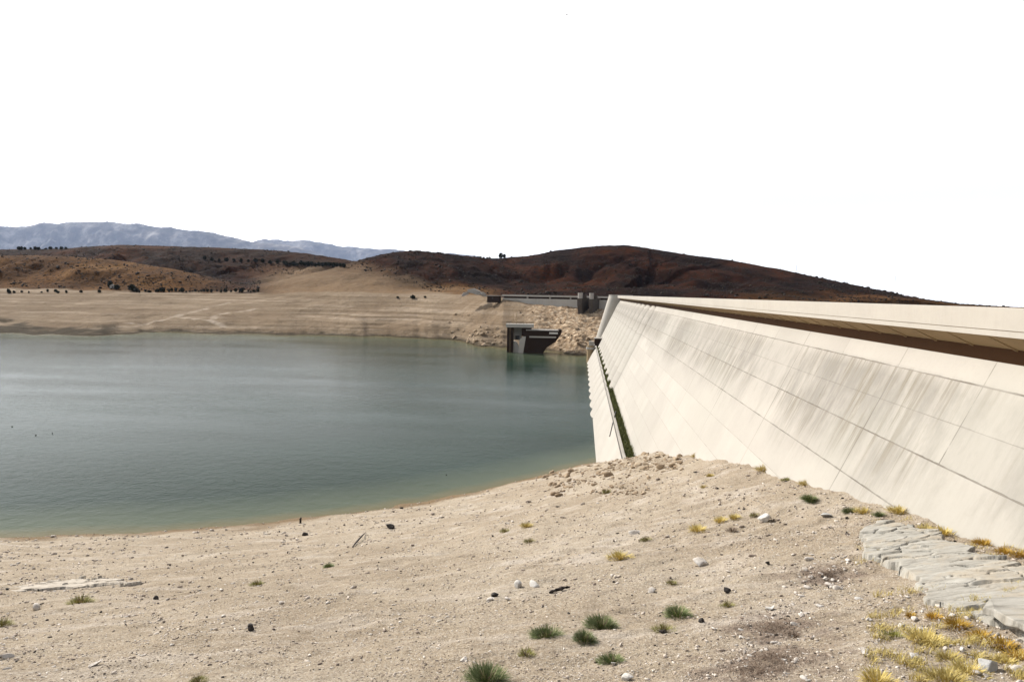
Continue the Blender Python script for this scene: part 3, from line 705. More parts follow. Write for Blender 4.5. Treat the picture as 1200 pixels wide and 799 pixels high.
# fallen stick, dark ledge shadow, post
def bar_between(name, a, b, rad, mat, label, cat):
    a, b = Vector(ground(*a)), Vector(ground(*b)); a.z += rad*.6; b.z += rad*1.2
    pts = [a.lerp(b, t)+Vector((random.uniform(-.3,.3)*rad, random.uniform(-.3,.3)*rad, math.sin(t*3.1)*rad*.5)) for t in np.linspace(0, 1, 7)]
    mid = (a+b)/2; m = MB().tube([p-mid for p in pts], [rad*q for q in (.6, .9, 1, 1.05, .9, .8, .4)], 8)
    e = m.build(name, mat, None, True); e.location = mid; return tag(e, label, cat)
M_wood = make_rock('dark_wood_and_shadow', (.015,.012,.010), (.03,.024,.02), (.07,.055,.045), 4)
bar_between('stick', (413,641), (428,625), .09, M_wood, 'black straight stick lying on the bare slope near the water', 'stick')
bar_between('log', (644,695), (668,690), .085, M_wood, 'short black bar standing for the shadow of a low ledge, right of the bleached stones', 'log')  # not a log: dark body added in place of a low ledge's shadow
pp = ground(352, 613); s = gsize(pp, 7)
pst = tag(empty('post', tuple(pp)), 'short dark stump standing at the water edge', 'stump')
MB().tube([(0,0,-.2), (.02,.0,s*.5), (.1,.02,s)], [.2*s, .17*s, .12*s], 8).build('trunk', M_wood, pst, True)
MB().tube([(0,0,s*.5), (-.25*s,.1,s*.75)], [.09*s, .04*s], 6).build('branch', M_wood, pst, True)

# ------------------------------------------------------------------ bedrock outcrops
PLATE = (1.25, .55)
def outcrop(name, poly, h, label, mat, step=.05, strata=.15, rotd=-24, dz=0.0):
    P = np.array([ground(*q)[:2] for q in poly]); lo = P.min(0)-.6; hi = P.max(0)+.6
    xs = np.arange(lo[0], hi[0], step); ys = np.arange(lo[1], hi[1], step); X, Y = np.meshgrid(xs, ys, indexing='ij')
    ins = np.zeros(X.shape, bool); dist = np.full(X.shape, 1e9)
    for k in range(len(P)):
        ax, ay = P[k]; bx, by = P[(k+1) % len(P)]
        cr = ((ay > Y) != (by > Y)) & (X < (bx-ax)*(Y-ay)/(by-ay+1e-12)+ax); ins ^= cr
        L = (bx-ax)**2+(by-ay)**2; t = np.clip(((X-ax)*(bx-ax)+(Y-ay)*(by-ay))/L, 0, 1)
        dist = np.minimum(dist, np.hypot(X-ax-t*(bx-ax), Y-ay-t*(by-ay)))
    sd_ = np.where(ins, dist, -dist)+.35*fbm(X/1.5, Y/1.5, 3, 7)
    if name == 'rock_ledge': sd_ = sd_+1.5*fbm(X/1.6, Y/1.6, 4, 77)-.55      # mostly buried: only flakes of it show
    G = height(X, Y, False)
    c, s_ = math.cos(R(rotd)), math.sin(R(rotd)); u = X*c+Y*s_; v_ = -X*s_+Y*c
    rough = sstep(-.15, .45, fbm(u/3.4, v_/2.0, 3, 27)); rj = np.random.default_rng(5)
    pu = u/PLATE[0]+.45*fbm(u/2.5, v_/1.2, 2, 51); pv = v_/PLATE[1]+.45*fbm(u/1.5, v_/.8, 2, 52); iu = np.floor(pu).astype(int); iv = np.floor(pv).astype(int)
    hsh = rj.uniform(0, 1, (64, 64, 5)); d1 = np.full(X.shape, 9.); d2 = d1.copy(); cid = np.zeros(X.shape+(2,), int)
    for du in (-1, 0, 1):
        for dv in (-1, 0, 1):
            qq = hsh[(iu+du) % 64, (iv+dv) % 64]; dd = np.hypot(iu+du+qq[..., 0]-pu, iv+dv+qq[..., 1]-pv)
            nw = dd < d1; d2 = np.where(nw, d1, np.minimum(d2, dd)); d1 = np.where(nw, dd, d1); cid[nw] = np.stack([iu+du, iv+dv], -1)[nw]
    hv = hsh[cid[..., 0] % 64, cid[..., 1] % 64]
    edge = sstep(.0, .07, sd_+.22*(hv[..., 3]-.5)*np.minimum(PLATE[1], 1)); crack = (1-sstep(.02, .10, d2-d1))*sstep(.1, .6, rough+.5*(hv[..., 4]-.5))
    plate = (hv[..., 2]-.5)*strata*(.25+rough)+((pu-cid[..., 0]-.5)*(hv[..., 3]-.5)+(pv-cid[..., 1]-.5)*(hv[..., 4]-.3))*strata*.8*rough
    hh = h*(.65+.6*sstep(lo[0]+1.0, hi[0]-1.5, X)) if name == 'rock_outcrop' else h
    Z = G+dz+hh*edge-.5*(1-edge)+(plate-.22*crack+.012*fbm(X/.25, Y/.25, 3, 29)+.05*fbm(X/2.2, Y/2.2, 2, 39))*edge
    nx, ny = X.shape; ii = np.arange(nx-1)[:, None]; jj = np.arange(ny-1)[None]
    q = np.stack([ii*ny+jj, (ii+1)*ny+jj, (ii+1)*ny+jj+1, ii*ny+jj+1], -1).reshape(-1, 4)
    q = q[(sd_.ravel()[q] > -.5).all(1)]
    used = np.unique(q); mp = -np.ones(nx*ny, int); mp[used] = np.arange(len(used)); c0 = np.stack([X, Y, Z], -1).reshape(-1, 3)[used]; org = np.array([P[:, 0].mean(), P[:, 1].mean(), G.mean()])
    me = np_mesh(name, c0-org, mp[q], mat, False)
    return tag(link(name, me, tuple(org)), label, 'rock')
def make_bedrock():
    m, t, p = new_mat('bedrock'); n = N(t); P = n.coord('Object'); Pr = n.mapping(P, (.8, 4.0, 1.5), (0, 0, R(24)))
    c = n.ramp(n.noise(Pr, .8, 7, .7), [(.28, (.12,.105,.082)), (.45, (.26,.24,.20)), (.6, (.325,.303,.258)), (.78, (.42,.395,.34))])
    c = n.mix(n.maprange(n.noise(P, .55, 7, .7), .48, .62, 0, .6), c, (.33,.27,.19))
    c = n.mix(n.maprange(n.noise(Pr, 3.2, 5, .7), .33, .26, 0, .9), c, (.06,.05,.04))
    n.lk(c, p.inputs['Base Color']); n.lk(n.bump(n.math('ADD', n.noise(P, 7, 6, .75), n.noise(Pr, 3, 5, .7)), .4, .04), p.inputs['Normal']); return m
M_bed = make_bedrock()
roc = outcrop('rock_outcrop', [(1010,625),(1040,617),(1075,624),(1110,637),(1150,651),(1200,667),(1250,684),(1262,800),(1215,766),(1180,745),(1150,729),(1120,716),(1092,706),(1076,690),(1058,672),(1030,662),(1006,650)], .34, 'large grey slab of cracked layered bedrock at right below the dam', M_bed)
lip = [(1150,735),(1163,739),(1176,745),(1190,752),(1206,760),(1240,775),(1262,735),(1215,722),(1180,722),(1158,724)]
lg = [ground(*q) for q in lip]; lm = MB(); lo_ = np.array(roc.location)
lm.loft([[tuple(q-lo_+np.array([0, 0, .40+.04*math.sin(i_*2.3)])) for i_, q in enumerate(lg)], [tuple(q-lo_+np.array([.02, .04, .60+.03*math.sin(i_*1.7)])) for i_, q in enumerate(lg)]])
lm.build('overhang', M_bed, roc, bevel=.03)
outcrop('rock_ledge', [(-8,688),(40,685),(90,681),(140,680),(178,681),(150,685),(110,689),(60,692),(20,695),(-8,696)], .07, 'low chalky white strip of flaky rock at far left of the slope', M_chalk, .1, .1, 27, .02)

# ------------------------------------------------------------------ gravel
def pts_in_view(n, box, dens=None):
    """random ground places spread evenly over a part of the view"""
    out = []
    xs = rng.uniform(box[0], box[2], n); ys = rng.uniform(box[1], box[3], n)
    d = F[None]+RT[None]*((xs-PCX)/FOC)[:, None]-UP[None]*((ys-PCY)/FOC)[:, None]; d /= np.hypot(d[:, 0], d[:, 1])[:, None]
    lo = np.full(n, 12.0); hi = np.full(n, 260.0); hit = np.zeros(n, bool)
    tprev = np.full(n, 12.0); tcur = tprev.copy(); res = np.full(n, np.nan)
    zp = None; tp = 12.0
    for t in np.geomspace(12, 260, 56):
        z = CAMZ+d[:, 2]*t-height(d[:, 0]*t, d[:, 1]*t, False); new = (z <= 0) & ~hit
        if zp is not None: res[new] = tp+(t-tp)*zp[new]/(zp[new]-z[new]+1e-9)
        hit |= new; zp = z; tp = t
    ok = hit & (res < 250); t = res[ok]*rng.uniform(.985, 1.0, ok.sum()); P = np.stack([d[ok, 0]*t, d[ok, 1]*t], -1)
    z = height(P[:, 0], P[:, 1]); P = np.c_[P, z]
    k = (z > .15) & (P[:, 0] < np.where(z > Zc-30.3, face_x(z), toe_x(z))-.25); return P[k], t[k]
def scatter_stones(name, P, size, mat, sub=1, flat=.5):
    V, Fc = ico(sub); nv = len(V); n = len(P); a = rng.uniform(0, 2*np.pi, n)
    base = []
    for s_ in range(6): base.append(rock_verts(300+s_, sub, 1.0, 7)[0])
    base = np.stack(base)[rng.integers(0, 6, n)]
    sc_ = np.stack([size*.5*rng.uniform(.8, 1.5, n), size*.5*rng.uniform(.6, 1, n), size*.5*flat*rng.uniform(.5, 1.2, n)], -1)
    Q = base*sc_[:, None, :]; ca, sa = np.cos(a)[:, None], np.sin(a)[:, None]
    X = Q[..., 0]*ca-Q[..., 1]*sa; Y = Q[..., 0]*sa+Q[..., 1]*ca
    W = np.stack([X, Y, Q[..., 2]], -1)+P[:, None, :]+np.array([0, 0, .1])*size[:, None, None]
    Fs = (Fc[None]+(np.arange(n)*nv)[:, None, None]).reshape(-1, 3)
    return link(name, np_mesh(name, W.reshape(-1, 3), Fs, mat))
def make_gravel(name, a, b, c):
    m, t, p = new_mat(name); n = N(t); P = n.coord('Object')
    v_ = n.sep(n.voro(P, 3.5, out='Color')); n.lk(n.ramp(v_[0], [(0, a), (.5, b), (1, c)]), p.inputs['Base Color']); return m
M_grav = make_gravel('gravel', (.17,.13,.10), (.38,.31,.24), (.60,.54,.46))
P, t = pts_in_view(85000, (-20, 520, 1220, 805)); cl = fbm(P[:, 0]/5, P[:, 1]/5, 3, 44)
k = rng.uniform(0, 1, len(P)) < np.clip(.45+.8*cl, .08, 1); P, t = P[k], t[k]
size = t/FOC*np.clip(rng.lognormal(math.log(1.6), .6, len(P)), .9, 9)
tag(scatter_stones('gravel', P, size, M_grav), 'loose gravel and pebbles strewn over the bare slope', 'gravel', kind='stuff')
P, t = pts_in_view(2600, (-20, 530, 1220, 805)); Pb, tb = pts_in_view(200, (868, 700, 950, 800)); Pc, tc_ = pts_in_view(90, (938, 650, 1005, 692)); P = np.concatenate([P, Pb, Pc]); t = np.concatenate([t, tb, tc_]); size = t/FOC*np.clip(rng.lognormal(math.log(2.0), .45, len(P)), 1.2, 7)
tag(scatter_stones('dark_gravel', P, size, make_gravel('dark_gravel', (.02,.017,.015), (.06,.05,.04), (.14,.11,.09)), flat=.7), 'scattered small dark stones on the bare slope', 'gravel', kind='stuff')
P1, t1 = pts_in_view(420, (690, 528, 800, 552)); P2, t2 = pts_in_view(240, (640, 550, 760, 580)); P = np.concatenate([P1, P2]); t = np.concatenate([t1, t2])
size = t/FOC*np.clip(rng.lognormal(math.log(4), .5, len(P)), 2, 13)
P3, t3 = pts_in_view(260, (1010, 700, 1210, 805)); P4, t4 = pts_in_view(150, (862, 690, 960, 800)); P5, t5 = pts_in_view(70, (935, 650, 1010, 695)); P6 = np.concatenate([P3, P4, P5]); t6 = np.concatenate([t3, t4, t5])
tag(scatter_stones('pale_gravel', P6, t6/FOC*np.clip(rng.lognormal(math.log(4), .5, len(P6)), 2, 11), M_rockp, 2, .5), 'pale broken stones among the yellow grass and dry brush', 'gravel', kind='stuff')
tag(scatter_stones('rubble', P, size, M_rockb, 2, .6), 'brown rubble on the rise at the foot of the dam', 'rubble', kind='stuff')

# ------------------------------------------------------------------ shrubs and grass tufts
def tuft_mesh(name, mat, n, spread, seed, hgt=.55, wid=.011, low=.9):
    global rng
    keep = rng; rng = np.random.default_rng(seed)
    a = rng.uniform(0, 2*np.pi, n); r_ = .36*np.sqrt(rng.uniform(0, 1, n)); lob = 1+.25*np.sin(a*2+seed)+.15*np.sin(a*3+seed*2)
    pos = np.stack([np.cos(a)*r_*lob, np.sin(a)*r_*lob, -.02+0*r_], -1)
    h = hgt*rng.uniform(.35, 1.1, n)*(1-.35*(r_/.36)**2); el = np.clip(1.35-spread*(r_/.36)*rng.uniform(.5, 1.3, n), .2, 1.5); a2 = a+rng.normal(0, .5, n)
    d = np.stack([np.cos(a2)*np.cos(el), np.sin(a2)*np.cos(el), np.sin(el)], -1); side = np.stack([-np.sin(a2), np.cos(a2), 0*a2], -1)*(wid*rng.uniform(.6, 1.3, n))[:, None]
    p1 = pos+d*(h*.55)[:, None]; p2 = pos+d*h[:, None]+np.stack([0*h, 0*h, -.08*h], -1)+rng.normal(0, .015, (n, 3))
    v = np.stack([pos-side, pos+side, p1+side, p1-side, p2+side*.2, p2-side*.2], 1).reshape(-1, 3); o = np.arange(n)[:, None]*6
    f = np.concatenate([o+np.array([[0, 1, 2, 3]]), o+np.array([[3, 2, 4, 5]])]); rng = keep
    return np_mesh(name, v, f, mat)
def stem_mesh(seed):
    r_ = random.Random(seed); m = MB()
    for k in range(7):
        a = r_.uniform(0, 6.28); m.tube([(0,0,-.06), (.1*math.cos(a), .1*math.sin(a), .12), (.2*math.cos(a+.3), .2*math.sin(a+.3), .28)], [.016, .011, .004], 5)
    return m.mesh('stem', M_dry)
stems = [stem_mesh(k) for k in range(3)]
TUFTS = {}
def tuft(kind):
    if kind not in TUFTS:
        mat, n, sp, hg, wi = {'green': (M_green, 1000, 1.15, .46, .008), 'olive': (M_olive, 380, 1.1, .38, .008), 'yellow': (M_yell, 380, 1.0, .47, .011), 'gold': (M_gold, 360, 1.0, .44, .011), 'stalk': (M_straw, 60, .8, .56, .007), 'grey': (M_dry, 260, 1.0, .36, .008)}[kind]
        TUFTS[kind] = [tuft_mesh('foliage', mat, n, sp, 40+q+len(kind)*7, hg, wi) for q in range(3)]
    return TUFTS[kind]
def put_tuft(px, py, wp, kind, label, name='shrub', cat='shrub', group=None, sq=1.0, stem=True):
    p = ground(px, py)
    if p is None: return
    s = gsize(p, wp)*1.05; k = random.randrange(3)
    e = empty(name, (p[0], p[1], p[2]-.01*s), random.uniform(0, 6.28)); e.scale = (s, s, s*sq)
    link('foliage', tuft(kind)[k], parent=e)
    if stem: link('stem', stems[k], parent=e)
    if stem and kind != 'grey': link('dry_stalk', tuft('stalk')[k], parent=e)
    return tag(e, label, cat, group)
SHRUBS = [
 (571,797,50,'green','largest bright green shrub, at the bottom edge of the photo'),
 (617,768,25,'olive','small yellowish green shrub between the two bigger green ones'),
 (641,746,34,'green','round dark green shrub above the small yellowish one'),
 (685,750,29,'green','small round green shrub, lower one of the touching pair'),
 (705,734,37,'green','flat dark green shrub, upper one of the touching pair'),
 (717,776,28,'green','loose green shrub with a white stone at its foot'),
 (779,739,26,'olive','low olive green shrub beside a dark flat stone'),
 (795,722,33,'green','low wide green shrub above the olive one'),
 (853,710,18,'olive','thin pale green tuft below a dark jagged stone'),
 (949,586,21,'green','small dark green bush alone below the dam wall'),
 (932,746,22,'grey','grey green tuft in the lower patch of dry brush'),
 (94,706,28,'olive','olive yellow tuft below the chalky strip at far left'),
 (3,732,24,'olive','olive tuft cut by the left edge of the photo'),
 (301,685,17,'olive','lone olive tuft in the middle of the lower left slope'),
 (385,664,12,'green','tiny dark green tuft below the fallen stick'),
 (592,623,14,'olive','small olive tuft left of a yellow one, nearest to the water'),
 (621,635,15,'olive','small green tuft just below the two tufts near the water'),
 (711,577,14,'olive','thin green tuft at the bottom of the rubble'),
 (757,633,15,'olive','small grey olive tuft above the yellow tuft in mid slope'),
 (787,684,15,'olive','faint olive tuft right of the chalky stones'),
 (1031,604,14,'green','small grey green bush behind the bedrock top'),
 (996,600,17,'green','dull green bush at the left of a yellow tuft above the bedrock'),
 (907,610,10,'grey','dry brownish tuft touching the white block'),
 (884,604,13,'olive','thin olive tuft left of the white block'),
 (858,622,16,'grey','faint grey tuft left below the white block'),
 (231,799,22,'olive','grey green tuft cut by the bottom edge at left'),
]
for px, py, wp, kd, lb in SHRUBS: put_tuft(px, py, wp, kd, lb)
GRASS = [
 (618,617,16,'yellow','small yellow tuft beside an olive one near the water'),
 (727,654,28,'yellow','bright yellow low tuft alone in mid slope'),
 (818,622,24,'yellow','broad yellow tuft, lowest of the cluster left of the white block'),
 (845,611,19,'yellow','yellow tuft in the middle of the cluster left of the white block'),
 (861,607,17,'yellow','yellow tuft nearest to the white block'),
 (897,551,22,'yellow','yellow tuft against the dam foot, left of two taller ones'),
 (922,563,16,'olive','dull greenish yellow tuft between two yellow ones at the dam foot'),
 (945,568,19,'yellow','upright yellow tuft right of the dull one at the dam foot'),
 (816,535,14,'yellow','yellow tuft at the dam foot beside the rubble'),
 (832,558,11,'yellow','faint yellow tuft, upper of two below the dam foot'),
 (825,571,10,'yellow','small yellow tuft, lower of two below the dam foot'),
 (1034,586,19,'gold','upright golden tuft against the dam above the bedrock'),
 (1013,601,22,'yellow','yellow tuft joined to a dull green bush above the bedrock'),
 (1054,600,26,'yellow','sparse yellow tuft along the dam foot right of the golden one'),
 (1086,624,28,'yellow','left half of the big bright yellow clump at the bedrock edge'),
 (1106,626,30,'yellow','right half of the big bright yellow clump at the bedrock edge'),
 (1152,638,26,'gold','dry golden tuft between dam and bedrock'),
 (1178,648,24,'gold','dry golden tuft between dam and bedrock, close to the right edge'),
 (1196,652,24,'gold','golden tuft at the dam foot cut by the right edge'),
 (1068,722,16,'gold','small brownish tuft at the lower left rim of the bedrock'),
 (1095,724,22,'gold','brown gold tuft under the lower rim of the bedrock'),
 (1122,734,34,'gold','orange gold tuft in the middle of the bedrock lower rim'),
 (1150,748,34,'gold','thick orange tuft left of the black gap under the bedrock'),
 (1176,758,38,'gold','thick orange tuft below the black gap under the bedrock'),
 (1196,772,34,'gold','orange tuft at the right edge under the bedrock'),
 (1085,752,46,'yellow','wide straw yellow patch left of the white chunk of rock'),
 (1048,746,30,'olive','olive yellow tuft at the left end of the straw patch'),
 (1112,772,32,'yellow','straw yellow tuft below the white chunk of rock'),
 (1135,790,44,'yellow','straw yellow tuft at the bottom left of the grey boulder'),
 (1110,797,44,'yellow','straw yellow tuft at the bottom edge, second from the grey boulder'),
 (1030,799,44,'yellow','faint straw tuft at the bottom edge left of the others'),
 (1180,776,26,'yellow','thin yellow tuft above the pale stone at the right edge'),
]
for px, py, wp, kd, lb in GRASS: put_tuft(px, py, wp, kd, lb, 'grass_tuft', 'grass tuft', sq=.85, stem=False)
# low dry grass between them, and the dry brush
P, t = pts_in_view(2600, (1020, 690, 1220, 805)); m_ = fbm(P[:, 0]/1.2, P[:, 1]/1.2, 3, 8) > .22; P = P[m_]
P2, _ = pts_in_view(900, (1000, 590, 1210, 660)); P2 = P2[fbm(P2[:, 0]/1.5, P2[:, 1]/1.5, 3, 9) > .15]; P = np.concatenate([P, P2])
P = np.repeat(P, 7, 0)+np.c_[rng.normal(0, .08, (len(P)*7, 2)), np.zeros(len(P)*7)]
v, f = blades(len(P), P, .22, .008, 1.0); tag(link('dry_grass', np_mesh('dry_grass', v, f, M_yell)), 'thin straw yellow grass around the bedrock', 'grass', kind='stuff')
Q = []
for q, rad, cnt in zip(LIT, (.75, .9, .9, .7), (620, 620, 520, 420)):
    a = rng.uniform(0, 6.28, cnt); rr = rad*np.abs(rng.normal(0, 1, cnt))*.8*(1+.6*fbm(np.cos(a)*1.5+q[0], np.sin(a)*1.5, 3, 6)); Q.append(np.stack([q[0]+rr*np.cos(a), q[1]+rr*np.sin(a)], -1))
Q = np.concatenate(Q); Q = np.c_[Q, height(Q[:, 0], Q[:, 1])]
v, f = blades(len(Q), Q, .12, .010, 3.0); tag(link('dry_brush', np_mesh('dry_brush', v, f, M_dry)), 'grey brown dry brush littering two patches of the slope', 'brush', kind='stuff')

# ------------------------------------------------------------------ far bank: spillway, intake, debris
def local_frame(a, b):
    a = np.asarray(a); b = np.asarray(b); m = (a+b)/2; return m, math.atan2(b[1]-a[1], b[0]-a[0]), math.hypot(b[0]-a[0], b[1]-a[1])
A, B = at(589, 345.6, 610), at(726, 347.2, 570); mid, rz, L = local_frame(A, B); mpp = 517/FOC
zt = (A[2]+B[2])/2
sp = tag(empty('spillway', (mid[0], mid[1], zt), rz), 'long pale spillway weir with a thin bridge on the far bank beyond the dam', 'spillway')
h2 = L/2
MB().box(-h2, h2, -1.5, 1.5, -1.35, 0).build('bridge_deck', M_conc, sp)
MB().box(-h2, h2, -.2, 7, -30, -3.0).build('weir_wall', M_conc, sp)
MB().prism([(-h2+12, -3.02), (h2, -3.02), (h2, -12.5), (-h2+30, -10.0)], -2.2, -.21).build('weir_apron', M_conc, sp)
MB().box(-h2, h2, 2.5, 3.0, -3.0, -1.5).build('gate_plate', M_darkc, sp)
for q in (-.55, -.15, .2): MB().box(q*h2-.35, q*h2+.35, -.6, 1.5, -3.02, -1.36).build('deck_column', M_conc, sp)
def pier(px0, px1, ytop, ybot, label):
    a, b = at(px0, ytop, 562), at(px1, ytop, 562); m, rz_, wd_ = local_frame(a, b); H = (ybot-ytop)*562/FOC
    e = tag(empty('spillway_pier', (m[0], m[1], a[2]-H), rz), label, 'pier', 'round nosed spillway piers')
    prof = [(-3.2, H*.68), (-2.8, H*.3), (-1.2, .05), (1.0, -8), (16, -8), (16, H*.72), (3, H*.74)]
    m1 = MB(); n_ = len(prof); w2 = wd_*.30
    m1.add([(-w2, y, z) for y, z in prof]+[(w2, y, z) for y, z in prof], [tuple(range(n_)), tuple(range(n_, 2*n_))]+[(i_, (i_+1) % n_, n_+(i_+1) % n_, n_+i_) for i_ in range(n_)])
    m1.build('pier_wall', M_shadec, e, bevel=.25)
    MB().tube([(0, -1.2, H*.6), (0, -1.2, H)], w2*1.0, 14).build('pier_column', M_grey, e, True)
    MB().box(-w2*1.05, w2*1.9, .4, 3.5, H*.70, H*.90).build('hoist_block', M_shadec, e)
pier(676, 685.5, 343, 363.5, 'left one of two round topped spillway piers beyond the dam')
pier(689.5, 698.5, 343.3, 365.5, 'right one of two round topped spillway piers, next to the dam end')

gh_p = at(579, 350.5, 612); gh = tag(empty('gatehouse', tuple(gh_p), rz), 'low dark flat roofed hut at the left end of the spillway bridge', 'hut')
MB().box(-5.8, 5.8, -2, 2, -3, 2.7).build('wall', M_darkc, gh); MB().box(-6.2, 6.4, -2.4, 2.4, 2.7, 3.2).build('roof', M_grey, gh); MB().box(-1, 0.2, -2.06, -1.9, 0, 2.1).build('door', M_steel, gh)

# intake tower standing in the water (local x right, y away, z up; s = metres per photo pixel)
T = at(620, 411, 462); s = 462/FOC
it = tag(empty('intake_tower', (T[0], T[1], 0), math.atan2(-T[0], T[1])), 'dark concrete intake tower with a sloping hull standing in the water', 'intake tower')
X = lambda px: (px-620)*s
Zp = lambda py: (411.5-py)*s
MB().box(X(592.5), X(625), -4, 5, Zp(382), Zp(378)).build('top_slab', M_conc, it)
MB().box(X(594), X(601.5), -3, 4, -4, Zp(382.05)).build('left_leg', M_darkc, it)
MB().box(X(611), X(622.5), -3.2, 4, Zp(392), Zp(382.05)).build('right_leg', M_darkc, it)
MB().box(X(601.6), X(611), 2.6, 4, Zp(397), Zp(382.05)).build('back_wall', M_grey, it)
MB().prism([(X(607), Zp(411)-3), (X(608.5), Zp(397)), (X(613), Zp(392.1)), (X(616), Zp(392.1)), (X(612.5), Zp(411)-3)], -5.2, 3.2).build('sloping_fin', M_conc, it)
arch = MB(); ring = []
for k in range(13):
    a = math.pi*k/12; ring.append((X(602)+X(620+5.5)*math.cos(a), Zp(405)+X(620+5.5)*math.sin(a)*1.15))
arch.prism([(X(607.5), Zp(411)-3)]+ring+[(X(596.5), Zp(411)-3)], -1.5, 6).build('inlet_arch', M_conc, it, True)
MB().prism([(X(613), Zp(392)), (X(617), Zp(385.2)), (X(653), Zp(385.2)), (X(654), Zp(383.5)), (X(657.5), Zp(383.5)), (X(657), Zp(388)), (X(650.5), Zp(398)), (X(640), Zp(405)), (X(632), -4), (X(612), -4)], -4.6, 6).build('hull', M_darkc, it, bevel=.15)
MB().box(X(620), X(651), -6.2, -4.62, Zp(393.2), Zp(391.6)).build('walkway', M_conc, it)
MB().box(X(643), X(653), -4.75, -4.62, Zp(388.8), Zp(386.6)).build('sign_panel', M_rockw, it)
MB().box(X(616), X(654), -5.3, 6.2, Zp(385.1), Zp(384.2)).build('hull_cap', M_grey, it)
for px in (600.5, 604.5): MB().tube([(X(px), 1, Zp(378)), (X(px), 1, Zp(366))], .16, 6).build('mast', M_brown, it)
MB().box(X(600), X(605), .9, 1.1, Zp(373.5), Zp(373.1)).build('mast_brace', M_brown, it)

rl = MB()
for x0, x1, y in ((X(592.8), X(624.7), -3.9), (X(592.8), X(624.7), 4.9)):
    for zz in (.55, 1.1): rl.tube([(x0, y, Zp(378)+zz), (x1, y, Zp(378)+zz)], .05, 4)
    for q in np.linspace(x0, x1, 9): rl.tube([(q, y, Zp(378)), (q, y, Zp(378)+1.1)], .05, 4)
rl.build('railing', M_steel, it)
ld = MB()
for q in (-.28, .28): ld.tube([(X(597.5)+q, -3.1, -2), (X(597.5)+q, -3.1, Zp(379))], .06, 4)
for q in np.arange(-1, Zp(379), .45): ld.tube([(X(597.5)-.28, -3.1, q), (X(597.5)+.28, -3.1, q)], .04, 4)
ld.build('ladder', M_brown, it)
hr = MB()
for zz in (.6, 1.1): hr.tube([(X(617), -5.2, Zp(384.2)+zz), (X(653), -5.2, Zp(384.2)+zz)], .05, 4)
for q in np.linspace(X(617), X(653), 10): hr.tube([(q, -5.2, Zp(384.2)), (q, -5.2, Zp(384.2)+1.1)], .05, 4)
hr.build('hull_railing', M_steel, it)
MB().box(X(603.5), X(608.5), 2.52, 2.62, Zp(397), Zp(392)).build('inlet_opening', M_steel, it)
# gate column at the far foot of the dam
G = at(693, 425, 404); gt = tag(empty('gate_column', (G[0]-.5, G[1], 0)), 'round brown concrete column with a collar standing against the dam foot', 'column')
s4 = 404/FOC
MB().tube([(0,0,-6), (0,0,9.8)], 2.25, 20).build('shaft', M_brown, gt, True)
MB().tube([(0,0,7.7), (0,0,8.9)], 2.8, 20).build('collar', M_grey, gt, True)
MB().box(-1.2, 1.75, -1.5, 2, 9.82, 12.2).build('hoist_housing', M_grey, gt)
MB().box(2.0, 7.8, -2.4, 6, 9.9, 13.9).build('valve_cabin', M_darkc, gt)
MB().box(1.8, 8.0, -2.6, 6.2, 13.92, 14.25).build('cabin_roof', M_grey, gt)

# broken concrete behind the left end of the spillway
for k, (px, py, wx_, hz_, tilt, lb) in enumerate([(556, 343.5, 16, 3.2, 12, 'largest tilted grey slab of broken concrete left of the dark hut'), (546, 345, 9, 2.0, -28, 'small steeply tilted grey slab at the left of the broken concrete'), (565, 345.5, 9, 2.2, 25, 'grey concrete chunk between the big tilted slab and the dark hut')]):
    p = at(px, py, 630+k*4); p[2] = max(p[2], float(height(p[0:1], p[1:2])[0]))
    e = tag(empty('concrete_slab', (p[0], p[1], p[2]-.4), .2*k), lb, 'broken slab', 'broken concrete by the spillway')
    MB().prism([(-wx_*.35, 0), (-wx_*.42, hz_*.7), (-wx_*.1, hz_*1.35), (wx_*.3, hz_), (wx_*.42, hz_*.2), (wx_*.2, -.5)], -3, 3).build('slab_body', M_grey, e)
    e.rotation_euler[1] = R(tilt)
    MB().tube([(wx_*.2, -3.3, hz_*.5), (wx_*.5, -3.6, hz_*1.5)], .12, 5).build('rebar', M_steel, e)

# boulders on the far bank by the intake
bmesh_ = [rock_mesh('boulder', 500+k, M_rockb, 2, .7) for k in range(5)]
nb_ = 0
while nb_ < 130:
    px = random.uniform(525, 705); py = random.uniform(366, 412); 
    if 590 < px < 655 and py > 376: continue
    if random.random() > (.25 if py < 385 else 1): continue
    p = ground(px, py, 380)
    if p is None or p[2] < .3 or p[2] > 34: continue
    sz = (random.uniform(2.5, 7.5) if py > 385 else random.uniform(2, 4.5))*gsize(p, 1)
    if math.hypot(p[0]-T[0], p[1]-T[1]) < 22 and px > 585: continue
    o = link('boulder', random.choice(bmesh_), (p[0], p[1], p[2]+.12*sz), (random.uniform(-.4,.4), random.uniform(-.4,.4), random.uniform(0,6.28)), (sz, sz, sz*.9))
    tag(o, 'brown boulder on the rocky far bank around the intake tower', 'boulder', 'boulders on the far bank'); nb_ += 1

